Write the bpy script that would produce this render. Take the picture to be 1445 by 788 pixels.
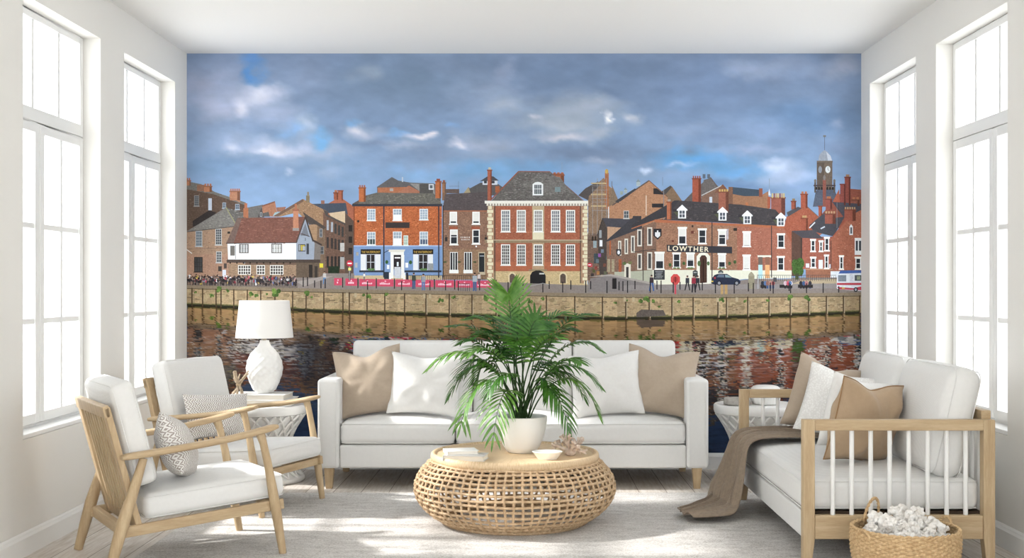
import bpy, bmesh, math, random
import numpy as np
from mathutils import Vector, Matrix, Euler
for o in list(bpy.data.objects): bpy.data.objects.remove(o)
S = bpy.context.scene
COL = S.collection
PI = math.pi
# ------------------------------------------------------------------ camera
F, H = 1670.0, 1.15            # focal length in pixels (1445 wide), eye height
VX, VY = 745.0, 406.0          # where the view axis meets the frame
cam = bpy.data.objects.new('camera', bpy.data.cameras.new('camera')); COL.objects.link(cam)
cam.data.sensor_width = 36; cam.data.lens = F / 1445 * 36
cam.data.shift_x = (722.5 - VX) / 1445; cam.data.shift_y = (VY - 394) / 1445
cam.location = (0, 0, H); cam.rotation_euler = (PI / 2, 0, 0)
cam.data.clip_start = .05
S.camera = cam
# ------------------------------------------------------------------ light
SUN_ELEV, SUN_POWER, SKY_POWER, EXPOSURE = 37, 6.5, 4.8, 0.02
w = bpy.data.worlds.new('sky'); S.world = w; w.use_nodes = True
bg = w.node_tree.nodes['Background']; bg.inputs[0].default_value = (.935, .968, 1, 1); bg.inputs[1].default_value = SKY_POWER
sd = bpy.data.lights.new('sun', 'SUN'); sd.energy = SUN_POWER; sd.angle = math.radians(3); sd.color = (1, .98, .955)
sun = bpy.data.objects.new('sun', sd); COL.objects.link(sun)
sun.rotation_euler = Vector((-math.cos(math.radians(SUN_ELEV)), .02, math.sin(math.radians(SUN_ELEV)))).to_track_quat('Z', 'Y').to_euler()
S.view_settings.view_transform = 'Standard'; S.view_settings.look = 'None'
S.view_settings.exposure = EXPOSURE; S.view_settings.gamma = 1; S.view_settings.use_curve_mapping = False

# ------------------------------------------------------------------ helpers
def lin(c):
    return tuple(((v / 255) / 12.92 if v / 255 <= .04045 else ((v / 255 + .055) / 1.055) ** 2.4) for v in c)
def tag(o, label=None, cat=None, group=None, kind=None):
    if label: o['label'] = label
    if cat: o['category'] = cat
    if group: o['group'] = group
    if kind: o['kind'] = kind
    return o
def empty(name, loc=(0, 0, 0), rz=0, parent=None):
    o = bpy.data.objects.new(name, None); COL.objects.link(o); o.location = loc; o.rotation_euler = (0, 0, rz)
    o.empty_display_size = .05
    if parent: o.parent = parent
    return o
def copy_tree(o, parent=None):
    c = o.copy(); COL.objects.link(c); c.parent = parent
    for ch in list(o.children): copy_tree(ch, c)
    return c

class MB:
    def __init__(s): s.v = []; s.f = []
    def add(s, vs, fs, M=None):
        n = len(s.v)
        s.v += [tuple(M @ Vector(p)) if M is not None else tuple(p) for p in vs]
        s.f += [tuple(i + n for i in f) for f in fs]; return s
    def box(s, a, b, M=None):
        (x0, y0, z0), (x1, y1, z1) = a, b
        vs = [(x0,y0,z0),(x1,y0,z0),(x1,y1,z0),(x0,y1,z0),(x0,y0,z1),(x1,y0,z1),(x1,y1,z1),(x0,y1,z1)]
        return s.add(vs, [(0,3,2,1),(4,5,6,7),(0,1,5,4),(1,2,6,5),(2,3,7,6),(3,0,4,7)], M)
    def rbox(s, a, b, r=.004, M=None):
        a = Vector(a); b = Vector(b); c = (a + b) / 2; d = (b - a) / 2
        return s.rounded((d.x, d.y, d.z), r, (Matrix() if M is None else M) @ Matrix.Translation(c), n=2, seg=2)
    def rounded(s, half, r, M=None, n=8, seg=3, fn=None):
        """box with rounded edges; half sizes, corner radius, n cells per face, seg rings in the round"""
        r = min(r, min(half) * .98)
        def axis(h):
            inner = h - r
            pts = [-h + 0 for _ in range(0)]
            out = []
            for i in range(seg): out.append((-inner, -math.cos(i / seg * PI / 2) if False else -1 + 0, i))
            return out
        verts = {}; vs = []; fs = []
        # parameter line: seg steps for the round, n steps flat, seg steps for the round
        T = [(-1, k / seg) for k in range(seg)] + [(0, -1 + 2 * k / n) for k in range(n + 1)] + [(1, 1 - (seg - k) / seg) for k in range(1, seg + 1)]
        def val(t, h):      # (clamped inner coordinate, overshoot -1..1)
            k, u = t
            if k == 0: return (h - r) * u, 0.0
            if k == -1: return -(h - r), -(1 - u)
            return (h - r), u
        def vert(p):
            key = tuple(round(c, 6) for c in p)
            if key not in verts: verts[key] = len(vs); vs.append(p)
            return verts[key]
        N = len(T)
        for ax in range(3):
            o1, o2 = (ax + 1) % 3, (ax + 2) % 3
            for sg in (-1, 1):
                g = []
                for i in range(N):
                    row = []
                    for j in range(N):
                        c1, e1 = val(T[i], half[o1]); c2, e2 = val(T[j], half[o2])
                        d = [0, 0, 0]; d[ax] = sg; d[o1] = math.tan(e1 * PI / 4); d[o2] = math.tan(e2 * PI / 4)
                        L = math.sqrt(sum(q * q for q in d)); base = [0, 0, 0]
                        base[ax] = sg * (half[ax] - r); base[o1] = c1; base[o2] = c2
                        row.append(vert([base[q] + d[q] / L * r for q in range(3)]))
                    g.append(row)
                for i in range(N - 1):
                    for j in range(N - 1):
                        q = (g[i][j], g[i + 1][j], g[i + 1][j + 1], g[i][j + 1])
                        if len(set(q)) >= 3: fs.append(q if sg > 0 else q[::-1])
        if fn: vs = [fn(Vector(p)) for p in vs]
        return s.add(vs, fs, M)
    def tube(s, pts, rad, n=8, M=None, cap=True, closed=False, flat=1.0, upv=None):
        pts = [Vector(p) for p in pts]; m = len(pts)
        if not hasattr(rad, '__len__'): rad = [rad] * m
        vs = []; fs = []; prev = None
        for i, p in enumerate(pts):
            if closed: t = pts[(i + 1) % m] - pts[i - 1]
            else: t = pts[min(i + 1, m - 1)] - pts[max(i - 1, 0)]
            t = t.normalized() if t.length > 1e-9 else Vector((0, 0, 1))
            ref = Vector(upv) if upv else (prev if prev else (Vector((0, 0, 1)) if abs(t.z) < .9 else Vector((1, 0, 0))))
            a = ref - t * ref.dot(t)
            if a.length < 1e-6: a = t.orthogonal()
            a.normalize(); b = t.cross(a); prev = a
            for k in range(n):
                th = 2 * PI * (k + .5) / n
                vs.append(p + (a * math.cos(th) * flat + b * math.sin(th)) * rad[i])
        rng = m if closed else m - 1
        for i in range(rng):
            for k in range(n):
                i2 = (i + 1) % m; k2 = (k + 1) % n
                fs.append((i * n + k, i * n + k2, i2 * n + k2, i2 * n + k))
        if cap and not closed:
            fs.append(tuple(range(n))[::-1]); fs.append(tuple((m - 1) * n + k for k in range(n)))
        return s.add(vs, fs, M)
    def bar(s, p, q, w0, w1, h0=None, h1=None, up=(0, 0, 1), M=None):
        """rectangular bar from p to q: width along the side axis, height along up"""
        p = Vector(p); q = Vector(q); t = (q - p).normalized(); u = Vector(up); u = (u - t * u.dot(t)).normalized(); sd_ = t.cross(u)
        h0 = h0 or w0; h1 = h1 or w1; vs = []
        for c, ww, hh in ((p, w0, h0), (q, w1, h1)):
            for a, b in ((-1, -1), (1, -1), (1, 1), (-1, 1)): vs.append(c + sd_ * a * ww / 2 + u * b * hh / 2)
        return s.add(vs, [(3,2,1,0),(4,5,6,7),(0,1,5,4),(1,2,6,5),(2,3,7,6),(3,0,4,7)], M)
    def lathe(s, prof, n=48, M=None, closed=False):
        vs = []; fs = []; m = len(prof)
        for r, z in prof:
            for k in range(n): a = 2 * PI * k / n; vs.append((r * math.cos(a), r * math.sin(a), z))
        for i in range(m if closed else m - 1):
            for k in range(n):
                i2 = (i + 1) % m; k2 = (k + 1) % n
                fs.append((i * n + k, i * n + k2, i2 * n + k2, i2 * n + k))
        if not closed:
            if prof[0][0] > 1e-4: fs.append(tuple(range(n))[::-1])
            if prof[-1][0] > 1e-4: fs.append(tuple((m - 1) * n + k for k in range(n)))
        return s.add(vs, fs, M)
    def grid(s, fn, nu, nv, M=None):
        vs = [fn(i / nu, j / nv) for i in range(nu + 1) for j in range(nv + 1)]
        fs = [(i * (nv + 1) + j, (i + 1) * (nv + 1) + j, (i + 1) * (nv + 1) + j + 1, i * (nv + 1) + j + 1) for i in range(nu) for j in range(nv)]
        return s.add(vs, fs, M)
    def sphere(s, c, r, n=8, M=None):
        vs = []; fs = []; c = Vector(c); rr = r if hasattr(r, '__len__') else (r, r, r)
        for i in range(n + 1):
            a = PI * i / n
            for k in range(2 * n):
                b = PI * k / n
                vs.append(c + Vector((rr[0] * math.sin(a) * math.cos(b), rr[1] * math.sin(a) * math.sin(b), rr[2] * math.cos(a))))
        for i in range(n):
            for k in range(2 * n):
                k2 = (k + 1) % (2 * n); fs.append((i * 2 * n + k, (i + 1) * 2 * n + k, (i + 1) * 2 * n + k2, i * 2 * n + k2))
        return s.add(vs, fs, M)
    def build(s, name, mat, parent=None, smooth=True, bevel=0, weld=True, solid=0, auto=40):
        me = bpy.data.meshes.new(name); me.from_pydata(s.v, [], s.f); me.update()
        bm = bmesh.new(); bm.from_mesh(me)
        if weld: bmesh.ops.remove_doubles(bm, verts=bm.verts, dist=1e-5)
        bmesh.ops.recalc_face_normals(bm, faces=bm.faces)
        if smooth:
            for f in bm.faces: f.smooth = True
            for e in bm.edges:
                if len(e.link_faces) == 2 and e.calc_face_angle(0) > math.radians(auto): e.smooth = False
        bm.to_mesh(me); bm.free()
        me.materials.append(mat)
        o = bpy.data.objects.new(name, me); COL.objects.link(o)
        if parent: o.parent = parent
        if bevel:
            b = o.modifiers.new('bevel', 'BEVEL'); b.width = bevel; b.segments = 3; b.limit_method = 'ANGLE'; b.angle_limit = math.radians(35)
        if solid:
            b = o.modifiers.new('solid', 'SOLIDIFY'); b.thickness = solid; b.offset = 0
        return o

def T(x, y, z): return Matrix.Translation((x, y, z))
def R(a, ax): return Matrix.Rotation(a, 4, ax)

# ------------------------------------------------------------------ materials
class NT:
    def __init__(s, name):
        s.m = bpy.data.materials.new(name); s.m.use_nodes = True; s.t = s.m.node_tree; s.p = s.t.nodes['Principled BSDF']
        s.tc = s.t.nodes.new('ShaderNodeTexCoord')
    def n(s, typ, **kw):
        nd = s.t.nodes.new(typ)
        for k, v in kw.items():
            if k.startswith('i_'): nd.inputs[k[2:].replace('_', ' ')].default_value = v
            else: setattr(nd, k, v)
        return nd
    def l(s, a, b): s.t.links.new(a, b)
    def vec(s, scale=(1, 1, 1), src='Object'):
        mp = s.n('ShaderNodeMapping'); mp.inputs['Scale'].default_value = scale; s.l(s.tc.outputs[src], mp.inputs[0]); return mp.outputs[0]
    def noise(s, scale, detail=3, vec=None, rough=.5):
        nd = s.n('ShaderNodeTexNoise'); nd.inputs['Scale'].default_value = scale; nd.inputs['Detail'].default_value = detail; nd.inputs['Roughness'].default_value = rough
        s.l(vec if vec is not None else s.tc.outputs['Object'], nd.inputs['Vector']); return nd.outputs['Fac']
    def ramp(s, fac, stops):
        r = s.n('ShaderNodeValToRGB'); s.l(fac, r.inputs[0]); e = r.color_ramp.elements
        while len(e) < len(stops): e.new(.5)
        for i, (p, c) in enumerate(stops): e[i].position = p; e[i].color = (*lin(c), 1)
        return r.outputs[0]
    def bump(s, h, strength=.3, dist=.002):
        b = s.n('ShaderNodeBump'); b.inputs['Strength'].default_value = strength; b.inputs['Distance'].default_value = dist
        s.l(h, b.inputs['Height']); s.l(b.outputs[0], s.p.inputs['Normal'])
    def math(s, op, a, b=None):
        m = s.n('ShaderNodeMath', operation=op)
        for i, q in enumerate((a, b)):
            if q is None: continue
            if isinstance(q, (int, float)): m.inputs[i].default_value = q
            else: s.l(q, m.inputs[i])
        return m.outputs[0]
def simple(name, c, rough=.6, spec=.3, bump=None, var=None, sheen=0):
    t = NT(name); t.p.inputs['Roughness'].default_value = rough; t.p.inputs['Specular IOR Level'].default_value = spec
    if sheen: t.p.inputs['Sheen Weight'].default_value = sheen; t.p.inputs['Sheen Roughness'].default_value = .5
    if var:
        a = tuple(max(0, v - var) for v in c); b = tuple(min(255, v + var) for v in c)
        t.l(t.ramp(t.noise(bump[0] if bump else 20), [(.35, a), (.65, b)]), t.p.inputs['Base Color'])
    else: t.p.inputs['Base Color'].default_value = (*lin(c), 1)
    if bump: t.bump(t.noise(bump[0], 2), bump[1], bump[2])
    return t.m
def wood(name, scale, a=(172, 146, 112), b=(203, 181, 147), rough=.5):
    t = NT(name); v = t.vec(scale)
    n1 = t.noise(6, 5, v, .6); n2 = t.noise(40, 3, v, .6)
    f = t.math('ADD', t.math('MULTIPLY', n1, .7), t.math('MULTIPLY', n2, .3))
    t.l(t.ramp(f, [(.32, a), (.5, tuple((x + y) // 2 for x, y in zip(a, b))), (.68, b)]), t.p.inputs['Base Color'])
    t.p.inputs['Roughness'].default_value = rough; t.p.inputs['Specular IOR Level'].default_value = .3
    t.bump(n2, .15, .001); return t.m
def weave(name, c, d, k=2600, amp=.25, rough=.9):
    t = NT(name); w1 = t.n('ShaderNodeTexWave', wave_type='BANDS', bands_direction='X'); w1.inputs['Scale'].default_value = k / 20; w1.inputs['Distortion'].default_value = 1.5; w1.inputs['Detail'].default_value = 1
    w2 = t.n('ShaderNodeTexWave', wave_type='BANDS', bands_direction='Z'); w2.inputs['Scale'].default_value = k / 20; w2.inputs['Distortion'].default_value = 1.5; w2.inputs['Detail'].default_value = 1
    for q in (w1, w2): t.l(t.tc.outputs['Object'], q.inputs['Vector'])
    f = t.math('MULTIPLY', t.math('ADD', w1.outputs['Fac'], w2.outputs['Fac']), .5)
    f2 = t.math('ADD', t.math('MULTIPLY', f, .5), t.math('MULTIPLY', t.noise(60, 3), .5))
    t.l(t.ramp(f2, [(.3, d), (.7, c)]), t.p.inputs['Base Color'])
    t.p.inputs['Roughness'].default_value = rough; t.p.inputs['Specular IOR Level'].default_value = .1
    t.p.inputs['Sheen Weight'].default_value = .15
    t.bump(f, amp, .001); return t.m
M = {}
M['wall'] = simple('wall_paint', (229, 227, 222), .85, .1, (60, .04, .001))
M['ceiling'] = simple('ceiling_paint', (238, 237, 234), .9, .1)
M['trim'] = simple('white_trim_paint', (236, 236, 234), .45, .3)
M['wood_x'] = wood('oak_along_x', (.6, 6, 6)); M['wood_y'] = wood('oak_along_y', (6, .6, 6)); M['wood_z'] = wood('oak_along_z', (6, 6, .6))
M['fabric'] = weave('white_upholstery', (228, 227, 224), (222, 221, 218))
M['linen'] = weave('white_linen', (234, 233, 230), (226, 224, 220), 2200, .4)
M['taupe'] = weave('taupe_linen', (184, 168, 150), (174, 158, 140), 2200)
M['tan'] = weave('tan_cotton', (180, 156, 129), (170, 146, 119), 2600, .2)
M['throw'] = weave('taupe_knit', (152, 136, 118), (126, 111, 96), 1500, .6)
M['ceramic'] = simple('white_ceramic', (240, 239, 236), .35, .4)
M['spindle'] = simple('white_lacquer', (236, 235, 232), .4, .4)
M['shade'] = simple('lamp_shade_linen', (244, 242, 238), .9, .1, (300, .1, .001))
M['pages'] = simple('book_pages', (232, 226, 214), .8, .1)
M['cover_w'] = simple('white_book_cover', (238, 237, 234), .5, .3)
M['cover_g'] = simple('grey_book_cover', (205, 203, 200), .5, .3)
M['stone'] = simple('grey_stone', (176, 172, 166), .7, .2, (40, .2, .002), 14)
M['soil'] = simple('dark_soil', (52, 40, 30), .95, .1, (80, .8, .01), 14)
M['dark'] = simple('dark_gap', (70, 58, 48), .9, .1)
M['brass'] = simple('lamp_fitting', (150, 135, 110), .35, .6)
M['twig'] = simple('driftwood', (178, 160, 136), .8, .2, (60, .4, .003), 16)
def coral_mat(name, a, b):
    t = NT(name); t.l(t.ramp(t.noise(30, 4), [(.35, a), (.65, b)]), t.p.inputs['Base Color']); t.p.inputs['Roughness'].default_value = .9
    v = t.n('ShaderNodeTexVoronoi'); v.inputs['Scale'].default_value = 260; t.l(t.tc.outputs['Object'], v.inputs['Vector']); t.bump(v.outputs['Distance'], .5, .002); return t.m
M['coral_w'] = coral_mat('white_coral', (226, 220, 212), (246, 244, 240)); M['coral_b'] = coral_mat('beige_coral', (184, 160, 142), (220, 204, 190))
def rattan(name, a, b, sc=60):
    t = NT(name); t.l(t.ramp(t.noise(sc, 4), [(.3, a), (.55, tuple((x + y) // 2 for x, y in zip(a, b))), (.75, b)]), t.p.inputs['Base Color'])
    t.p.inputs['Roughness'].default_value = .65; t.p.inputs['Specular IOR Level'].default_value = .25; t.bump(t.noise(300, 2), .2, .001); return t.m
M['rattan'] = rattan('pale_rattan', (178, 148, 114), (222, 197, 163)); M['basket'] = rattan('woven_seagrass', (176, 144, 104), (222, 194, 152), 90)
def tray_mat():
    t = NT('rattan_tray_top'); sep = t.n('ShaderNodeSeparateXYZ'); t.l(t.tc.outputs['Object'], sep.inputs[0])
    r = t.n('ShaderNodeMath', operation='ARCTAN2'); t.l(sep.outputs[1], r.inputs[0]); t.l(sep.outputs[0], r.inputs[1])
    cmb = t.n('ShaderNodeCombineXYZ'); t.l(t.math('MULTIPLY', r.outputs[0], 20), cmb.inputs[0])
    t.l(t.math('MULTIPLY', sep.outputs[2], 8), cmb.inputs[2])
    n1 = t.noise(5, 4, cmb.outputs[0], .6)
    t.l(t.ramp(n1, [(.3, (196, 164, 124)), (.7, (232, 208, 172))]), t.p.inputs['Base Color']); t.p.inputs['Roughness'].default_value = .6
    t.bump(n1, .4, .002); return t.m
M['tray'] = tray_mat()
def boucle():
    t = NT('white_boucle'); v = t.n('ShaderNodeTexVoronoi'); v.inputs['Scale'].default_value = 110; t.l(t.tc.outputs['Object'], v.inputs['Vector'])
    t.l(t.ramp(v.outputs['Distance'], [(.0, (246, 245, 242)), (.6, (226, 224, 220))]), t.p.inputs['Base Color']); t.p.inputs['Roughness'].default_value = .95
    t.bump(v.outputs['Distance'], -.8, .004); return t.m
M['boucle'] = boucle()
def chevron():
    t = NT('grey_white_woven'); sep = t.n('ShaderNodeSeparateXYZ'); t.l(t.tc.outputs['Object'], sep.inputs[0])
    k = 520.0; nz = t.math('MULTIPLY', t.noise(60, 2), 6)
    a = t.math('SINE', t.math('ADD', t.math('MULTIPLY', t.math('ADD', sep.outputs[0], sep.outputs[2]), k), nz))
    b = t.math('SINE', t.math('ADD', t.math('MULTIPLY', t.math('SUBTRACT', sep.outputs[0], sep.outputs[2]), k), nz))
    cells = t.math('SINE', t.math('MULTIPLY', sep.outputs[2], k * .5))
    pick = t.math('GREATER_THAN', cells, 0)
    m = t.n('ShaderNodeMix'); t.l(pick, m.inputs[0]); t.l(a, m.inputs[2]); t.l(b, m.inputs[3])
    f = t.math('ADD', t.math('MULTIPLY', m.outputs[0], .5), .5)
    t.l(t.ramp(f, [(.2, (166, 156, 149)), (.55, (234, 231, 227))]), t.p.inputs['Base Color']); t.p.inputs['Roughness'].default_value = .95
    t.bump(f, .6, .003); return t.m
M['chevron'] = chevron()
def leafmat(name, a, b):
    t = NT(name); t.l(t.ramp(t.noise(25, 3), [(.35, a), (.65, b)]), t.p.inputs['Base Color'])
    t.p.inputs['Roughness'].default_value = .38; t.p.inputs['Specular IOR Level'].default_value = .5
    tr = t.n('ShaderNodeBsdfTranslucent'); tr.inputs[0].default_value = (*lin((120, 165, 60)), 1)
    mx = t.n('ShaderNodeMixShader'); mx.inputs[0].default_value = .15
    t.l(t.p.outputs[0], mx.inputs[1]); t.l(tr.outputs[0], mx.inputs[2]); t.l(mx.outputs[0], t.t.nodes['Material Output'].inputs[0]); return t.m
M['leaf'] = [leafmat('palm_leaf', (40, 92, 28), (78, 130, 48)), leafmat('palm_leaf_light', (66, 118, 40), (118, 162, 74)), leafmat('palm_leaf_dark', (26, 68, 24), (54, 104, 42))]
M['stem'] = simple('palm_stem', (46, 72, 34), .5, .4, (60, .2, .001), 10)
def glassmat():
    t = NT('window_glass'); tr = t.n('ShaderNodeBsdfTransparent'); gl = t.n('ShaderNodeBsdfGlossy'); gl.inputs['Roughness'].default_value = .02
    lw = t.n('ShaderNodeLayerWeight'); lw.inputs[0].default_value = .12; mx = t.n('ShaderNodeMixShader')
    t.l(t.math('MULTIPLY', lw.outputs['Fresnel'], .35), mx.inputs[0]); t.l(tr.outputs[0], mx.inputs[1]); t.l(gl.outputs[0], mx.inputs[2])
    t.l(mx.outputs[0], t.t.nodes['Material Output'].inputs[0]); return t.m
M['glass'] = glassmat()
def floormat():
    t = NT('pale_oak_planks'); mp = t.n('ShaderNodeMapping'); mp.inputs['Rotation'].default_value = (0, 0, PI / 2); t.l(t.tc.outputs['Object'], mp.inputs[0])
    b = t.n('ShaderNodeTexBrick'); b.offset = .37; b.offset_frequency = 2; b.squash = 1
    for k, v in (('Scale', 1), ('Mortar Size', .0022), ('Mortar Smooth', .1), ('Bias', 0), ('Brick Width', 1.9), ('Row Height', .156)): b.inputs[k].default_value = v
    b.inputs['Color1'].default_value = (*lin((219, 213, 206)), 1); b.inputs['Color2'].default_value = (*lin((230, 225, 219)), 1); b.inputs['Mortar'].default_value = (*lin((132, 118, 104)), 1)
    t.l(mp.outputs[0], b.inputs['Vector'])
    g = t.ramp(t.noise(8, 5, t.vec((8, .7, 1)), .6), [(.3, (214, 206, 196)), (.7, (255, 255, 255))])
    mx = t.n('ShaderNodeMix', data_type='RGBA', blend_type='MULTIPLY'); mx.inputs[0].default_value = 1
    t.l(b.outputs['Color'], mx.inputs[6]); t.l(g, mx.inputs[7]); t.l(mx.outputs[2], t.p.inputs['Base Color'])
    t.p.inputs['Roughness'].default_value = .45; t.p.inputs['Specular IOR Level'].default_value = .3
    t.bump(b.outputs['Fac'], -.3, .002); return t.m
M['floor'] = floormat()
def rugmat():
    t = NT('pale_grey_pile'); n1 = t.noise(130, 4, None, .8); n2 = t.noise(9, 3, t.vec((1, 2.5, 1)))
    f = t.math('ADD', t.math('MULTIPLY', n1, .75), t.math('MULTIPLY', n2, .25))
    t.l(t.ramp(f, [(.36, (172, 166, 160)), (.5, (214, 210, 205)), (.62, (236, 233, 229))]), t.p.inputs['Base Color'])
    t.p.inputs['Roughness'].default_value = 1; t.p.inputs['Specular IOR Level'].default_value = .05; t.bump(n1, .9, .006); return t.m
M['rug'] = rugmat()
def printmat():
    """ink of the wall mural: the printed colours are stored in the mesh, alpha carries how grainy the print is"""
    t = NT('mural_print'); at = t.n('ShaderNodeAttribute', attribute_name='Col')
    n = t.noise(95, 2, None, .6); n2 = t.noise(22, 3, None, .6)
    s = t.math('ADD', t.math('MULTIPLY', n, .65), t.math('MULTIPLY', n2, .35))
    k = t.math('ADD', 1.0, t.math('MULTIPLY', t.math('SUBTRACT', s, .5), t.math('MULTIPLY', at.outputs['Alpha'], 6.0)))
    mx = t.n('ShaderNodeVectorMath', operation='SCALE'); t.l(at.outputs['Color'], mx.inputs[0]); t.l(k, mx.inputs[3])
    t.l(mx.outputs[0], t.p.inputs['Base Color']); t.p.inputs['Roughness'].default_value = .7; t.p.inputs['Specular IOR Level'].default_value = .12; return t.m
M['print'] = printmat()

# ------------------------------------------------------------------ room shell
XL, XR, YB, ZC, YF = -2.1615, 2.1117, 7.5, 2.634, -1.8
WT = .17
def struct(name, mb, mat, parent=None, **kw):
    o = mb.build(name, mat, parent, **kw)
    if not parent: tag(o, kind='structure')
    return o
struct('floor', MB().box((XL - WT, YF - WT, -.1), (XR + WT, YB + WT, 0)), M['floor'], smooth=False)
struct('ceiling', MB().box((XL - WT, YF - WT, ZC), (XR + WT, YB + WT, ZC + .1)), M['ceiling'], smooth=False)
struct('wall_back', MB().box((XL - WT, YB, 0), (XR + WT, YB + WT, ZC)), M['wall'], smooth=False)
ZS, ZT = .496, 2.41
WL = [(6.335, 7.248), (5.066, 5.986), (2.53, 3.45), (1.26, 2.18), (-.01, .91)]  # all after the second are unseen windows, added for more fill light
WR = [(6.442, 7.308), (5.211, 6.124), (2.67, 3.59), (1.40, 2.32), (.13, 1.05)]  # likewise, the last three are out of view, added to brighten the room
def side_wall(name, x0, x1, wins):
    mb = MB(); mb.box((x0, YF - WT, 0), (x1, YB, ZS)); mb.box((x0, YF - WT, ZT), (x1, YB, ZC))
    ys = [YF - WT] + [v for w_ in sorted(wins) for v in w_] + [YB]
    for a, b in zip(ys[::2], ys[1::2]): mb.box((x0, a, ZS), (x1, b, ZT))
    struct(name, mb, M['wall'], smooth=False)
side_wall('wall_left', XL - WT, XL, WL); side_wall('wall_right', XR, XR + WT, WR)
fr = MB()      # unseen wall behind the viewer; wide unglazed opening added to let fill light in
fr.box((XL, YF - WT, 0), (XL + .35, YF, ZC)); fr.box((XR - .35, YF - WT, 0), (XR, YF, ZC)); fr.box((XL + .35, YF - WT, 2.45), (XR - .35, YF, ZC))
struct('wall_front', fr, M['wall'], smooth=False)
def baseboard(name, a, b, nrm):
    ax = Vector((b[0] - a[0], b[1] - a[1], 0)); n_ = Vector(nrm); A = Vector((a[0], a[1], 0))
    prof = [(0, 0), (.016, 0), (.016, .078), (.011, .088), (.009, .094), (.003, .101), (0, .101)]
    vs = [A + n_ * d + Vector((0, 0, z)) for d, z in prof] + [A + ax + n_ * d + Vector((0, 0, z)) for d, z in prof]
    k = len(prof); fs = [(i, (i + 1) % k, k + (i + 1) % k, k + i) for i in range(k)] + [tuple(range(k))[::-1], tuple(range(k, 2 * k))]
    struct(name, MB().add(vs, fs), M['trim'], smooth=False)
baseboard('baseboard_left', (XL, YF), (XL, YB), (1, 0, 0)); baseboard('baseboard_right', (XR, YF), (XR, YB), (-1, 0, 0)); baseboard('baseboard_back', (XL + .016, YB), (XR - .016, YB), (0, -1, 0))
def window(num, side, xw, y0, y1, flip):
    """side=-1 left wall, +1 right; depth d counts outwards from the wall plane"""
    root = empty('window_%d' % num, (xw, (y0 + y1) / 2, ZS)); tag(root, kind='structure')
    L = T(-xw, -(y0 + y1) / 2, -ZS)
    def bx(mb, ya, yb, za, zb, da, db): 
        xa, xb = sorted((xw + side * da, xw + side * db)); mb.box((xa, ya, za), (xb, yb, zb), L)
    W = y1 - y0; TZ = 1.906
    d0, d1 = .086, .14
    # outer frame
    mb = MB()
    bx(mb, y0, y0 + .03, ZS, ZT, d0 + .012, WT); bx(mb, y1 - .03, y1, ZS, ZT, d0 + .012, WT)
    bx(mb, y0 + .03, y1 - .03, ZT - .03, ZT, d0 + .012, WT); bx(mb, y0 + .03, y1 - .03, ZS, ZS + .03, d0 + .012, WT); bx(mb, y0 + .03, y1 - .03, TZ - .02, TZ + .02, d0 + .03, WT)
    mb.build('window_frame', M['trim'], root, smooth=False)
    def sash(name, ya, yb, za, zb, st, rt, rb, vb, hb):
        m = MB()
        bx(m, ya, ya + st, za, zb, d0, d1); bx(m, yb - st, yb, za, zb, d0, d1)
        bx(m, ya + st, yb - st, zb - rt, zb, d0, d1); bx(m, ya + st, yb - st, za, za + rb, d0, d1)
        for v in vb: bx(m, v - .013, v + .013, za + rb, zb - rt, d0 + .006, d1 - .008)
        for h in hb: bx(m, ya + st, yb - st, h - .013, h + .013, d0 + .0065, d1 - .0085)
        s_ = m.build(name, M['trim'], root, smooth=False, bevel=.003)
        g = MB(); bx(g, ya + st - .004, yb - st + .004, za + rb - .004, zb - rt + .004, d0 + .028, d0 + .032); g.build('pane', M['glass'], s_, smooth=False)
    sash('transom_sash', y0 + .004, y1 - .004, TZ + .003, ZT - .004, .04, .034, .06, [y0 + W * .35, y0 + W * .675], [])
    ym = y0 + (.42 if not flip else .42) * W
    hs = [ZS + .5, ZS + .936]
    sash('casement', y0 + .004, ym - .002, ZS + .036, TZ - .003, .046, .044, .044, [y0 + W * .2], hs)
    sash('casement', ym + .002, y1 - .004, ZS + .036, TZ - .003, .046, .044, .044, [ym + (y1 - ym) * .5], hs)
    sl = MB(); bx(sl, y0 + .001, y1 - .001, ZS + .0005, ZS + .02, .004, d0 + .02); sl.build('window_sill', M['trim'], root, smooth=False, bevel=.004)
i = 1
for (a, b) in WL: window(i, -1, XL, a, b, False); i += 1
for (a, b) in WR: window(i, 1, XR, a, b, True); i += 1
# ------------------------------------------------------------------ the wall mural (one printed panel on the back wall)
# drawn in a flat pattern: u to the right, v down, one unit = 1/222.67 m on the wall
PPM = F / YB
U0, U1, V0, V1 = VX + XL * PPM, VX + XR * PPM, VY - (ZC - H) * PPM, VY + (H - .1015) * PPM
mural = empty('wall_mural', (0, YB, 0))
tag(mural, 'huge mural of a riverside old town with red brick houses under a cloudy sky', 'wall mural')
rnd = random.Random(4)
def hexc(h): return (int(h[0:2], 16), int(h[2:4], 16), int(h[4:6], 16))
ORDER = []          # everything printed, in paint order, for the water's mirror image
class Stack:
    """how many printed layers lie under a polygon, so that each ink layer sits just above those it covers"""
    B = np.zeros((20000, 4), np.float32); L = np.zeros(20000, np.int32); n = 0
    @classmethod
    def place(c, pts):
        xs_ = [q[0] for q in pts]; ys_ = [q[1] for q in pts]; x0, x1, y0, y1 = min(xs_), max(xs_), min(ys_), max(ys_)
        B = c.B[:c.n]; hit = (B[:, 0] < x1) & (B[:, 1] > x0) & (B[:, 2] < y1) & (B[:, 3] > y0)
        r = 1 + (int(c.L[:c.n][hit].max()) if hit.any() else 0)
        c.B[c.n] = (x0, x1, y0, y1); c.L[c.n] = r; c.n += 1; return r
def ink(c):
    g = .3 * c[0] + .59 * c[1] + .11 * c[2]
    return tuple(min(255, (v * .80 + g * .20) * k + 6) for v, k in zip(c, (1.05, 1.07, 1.10)))
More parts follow.
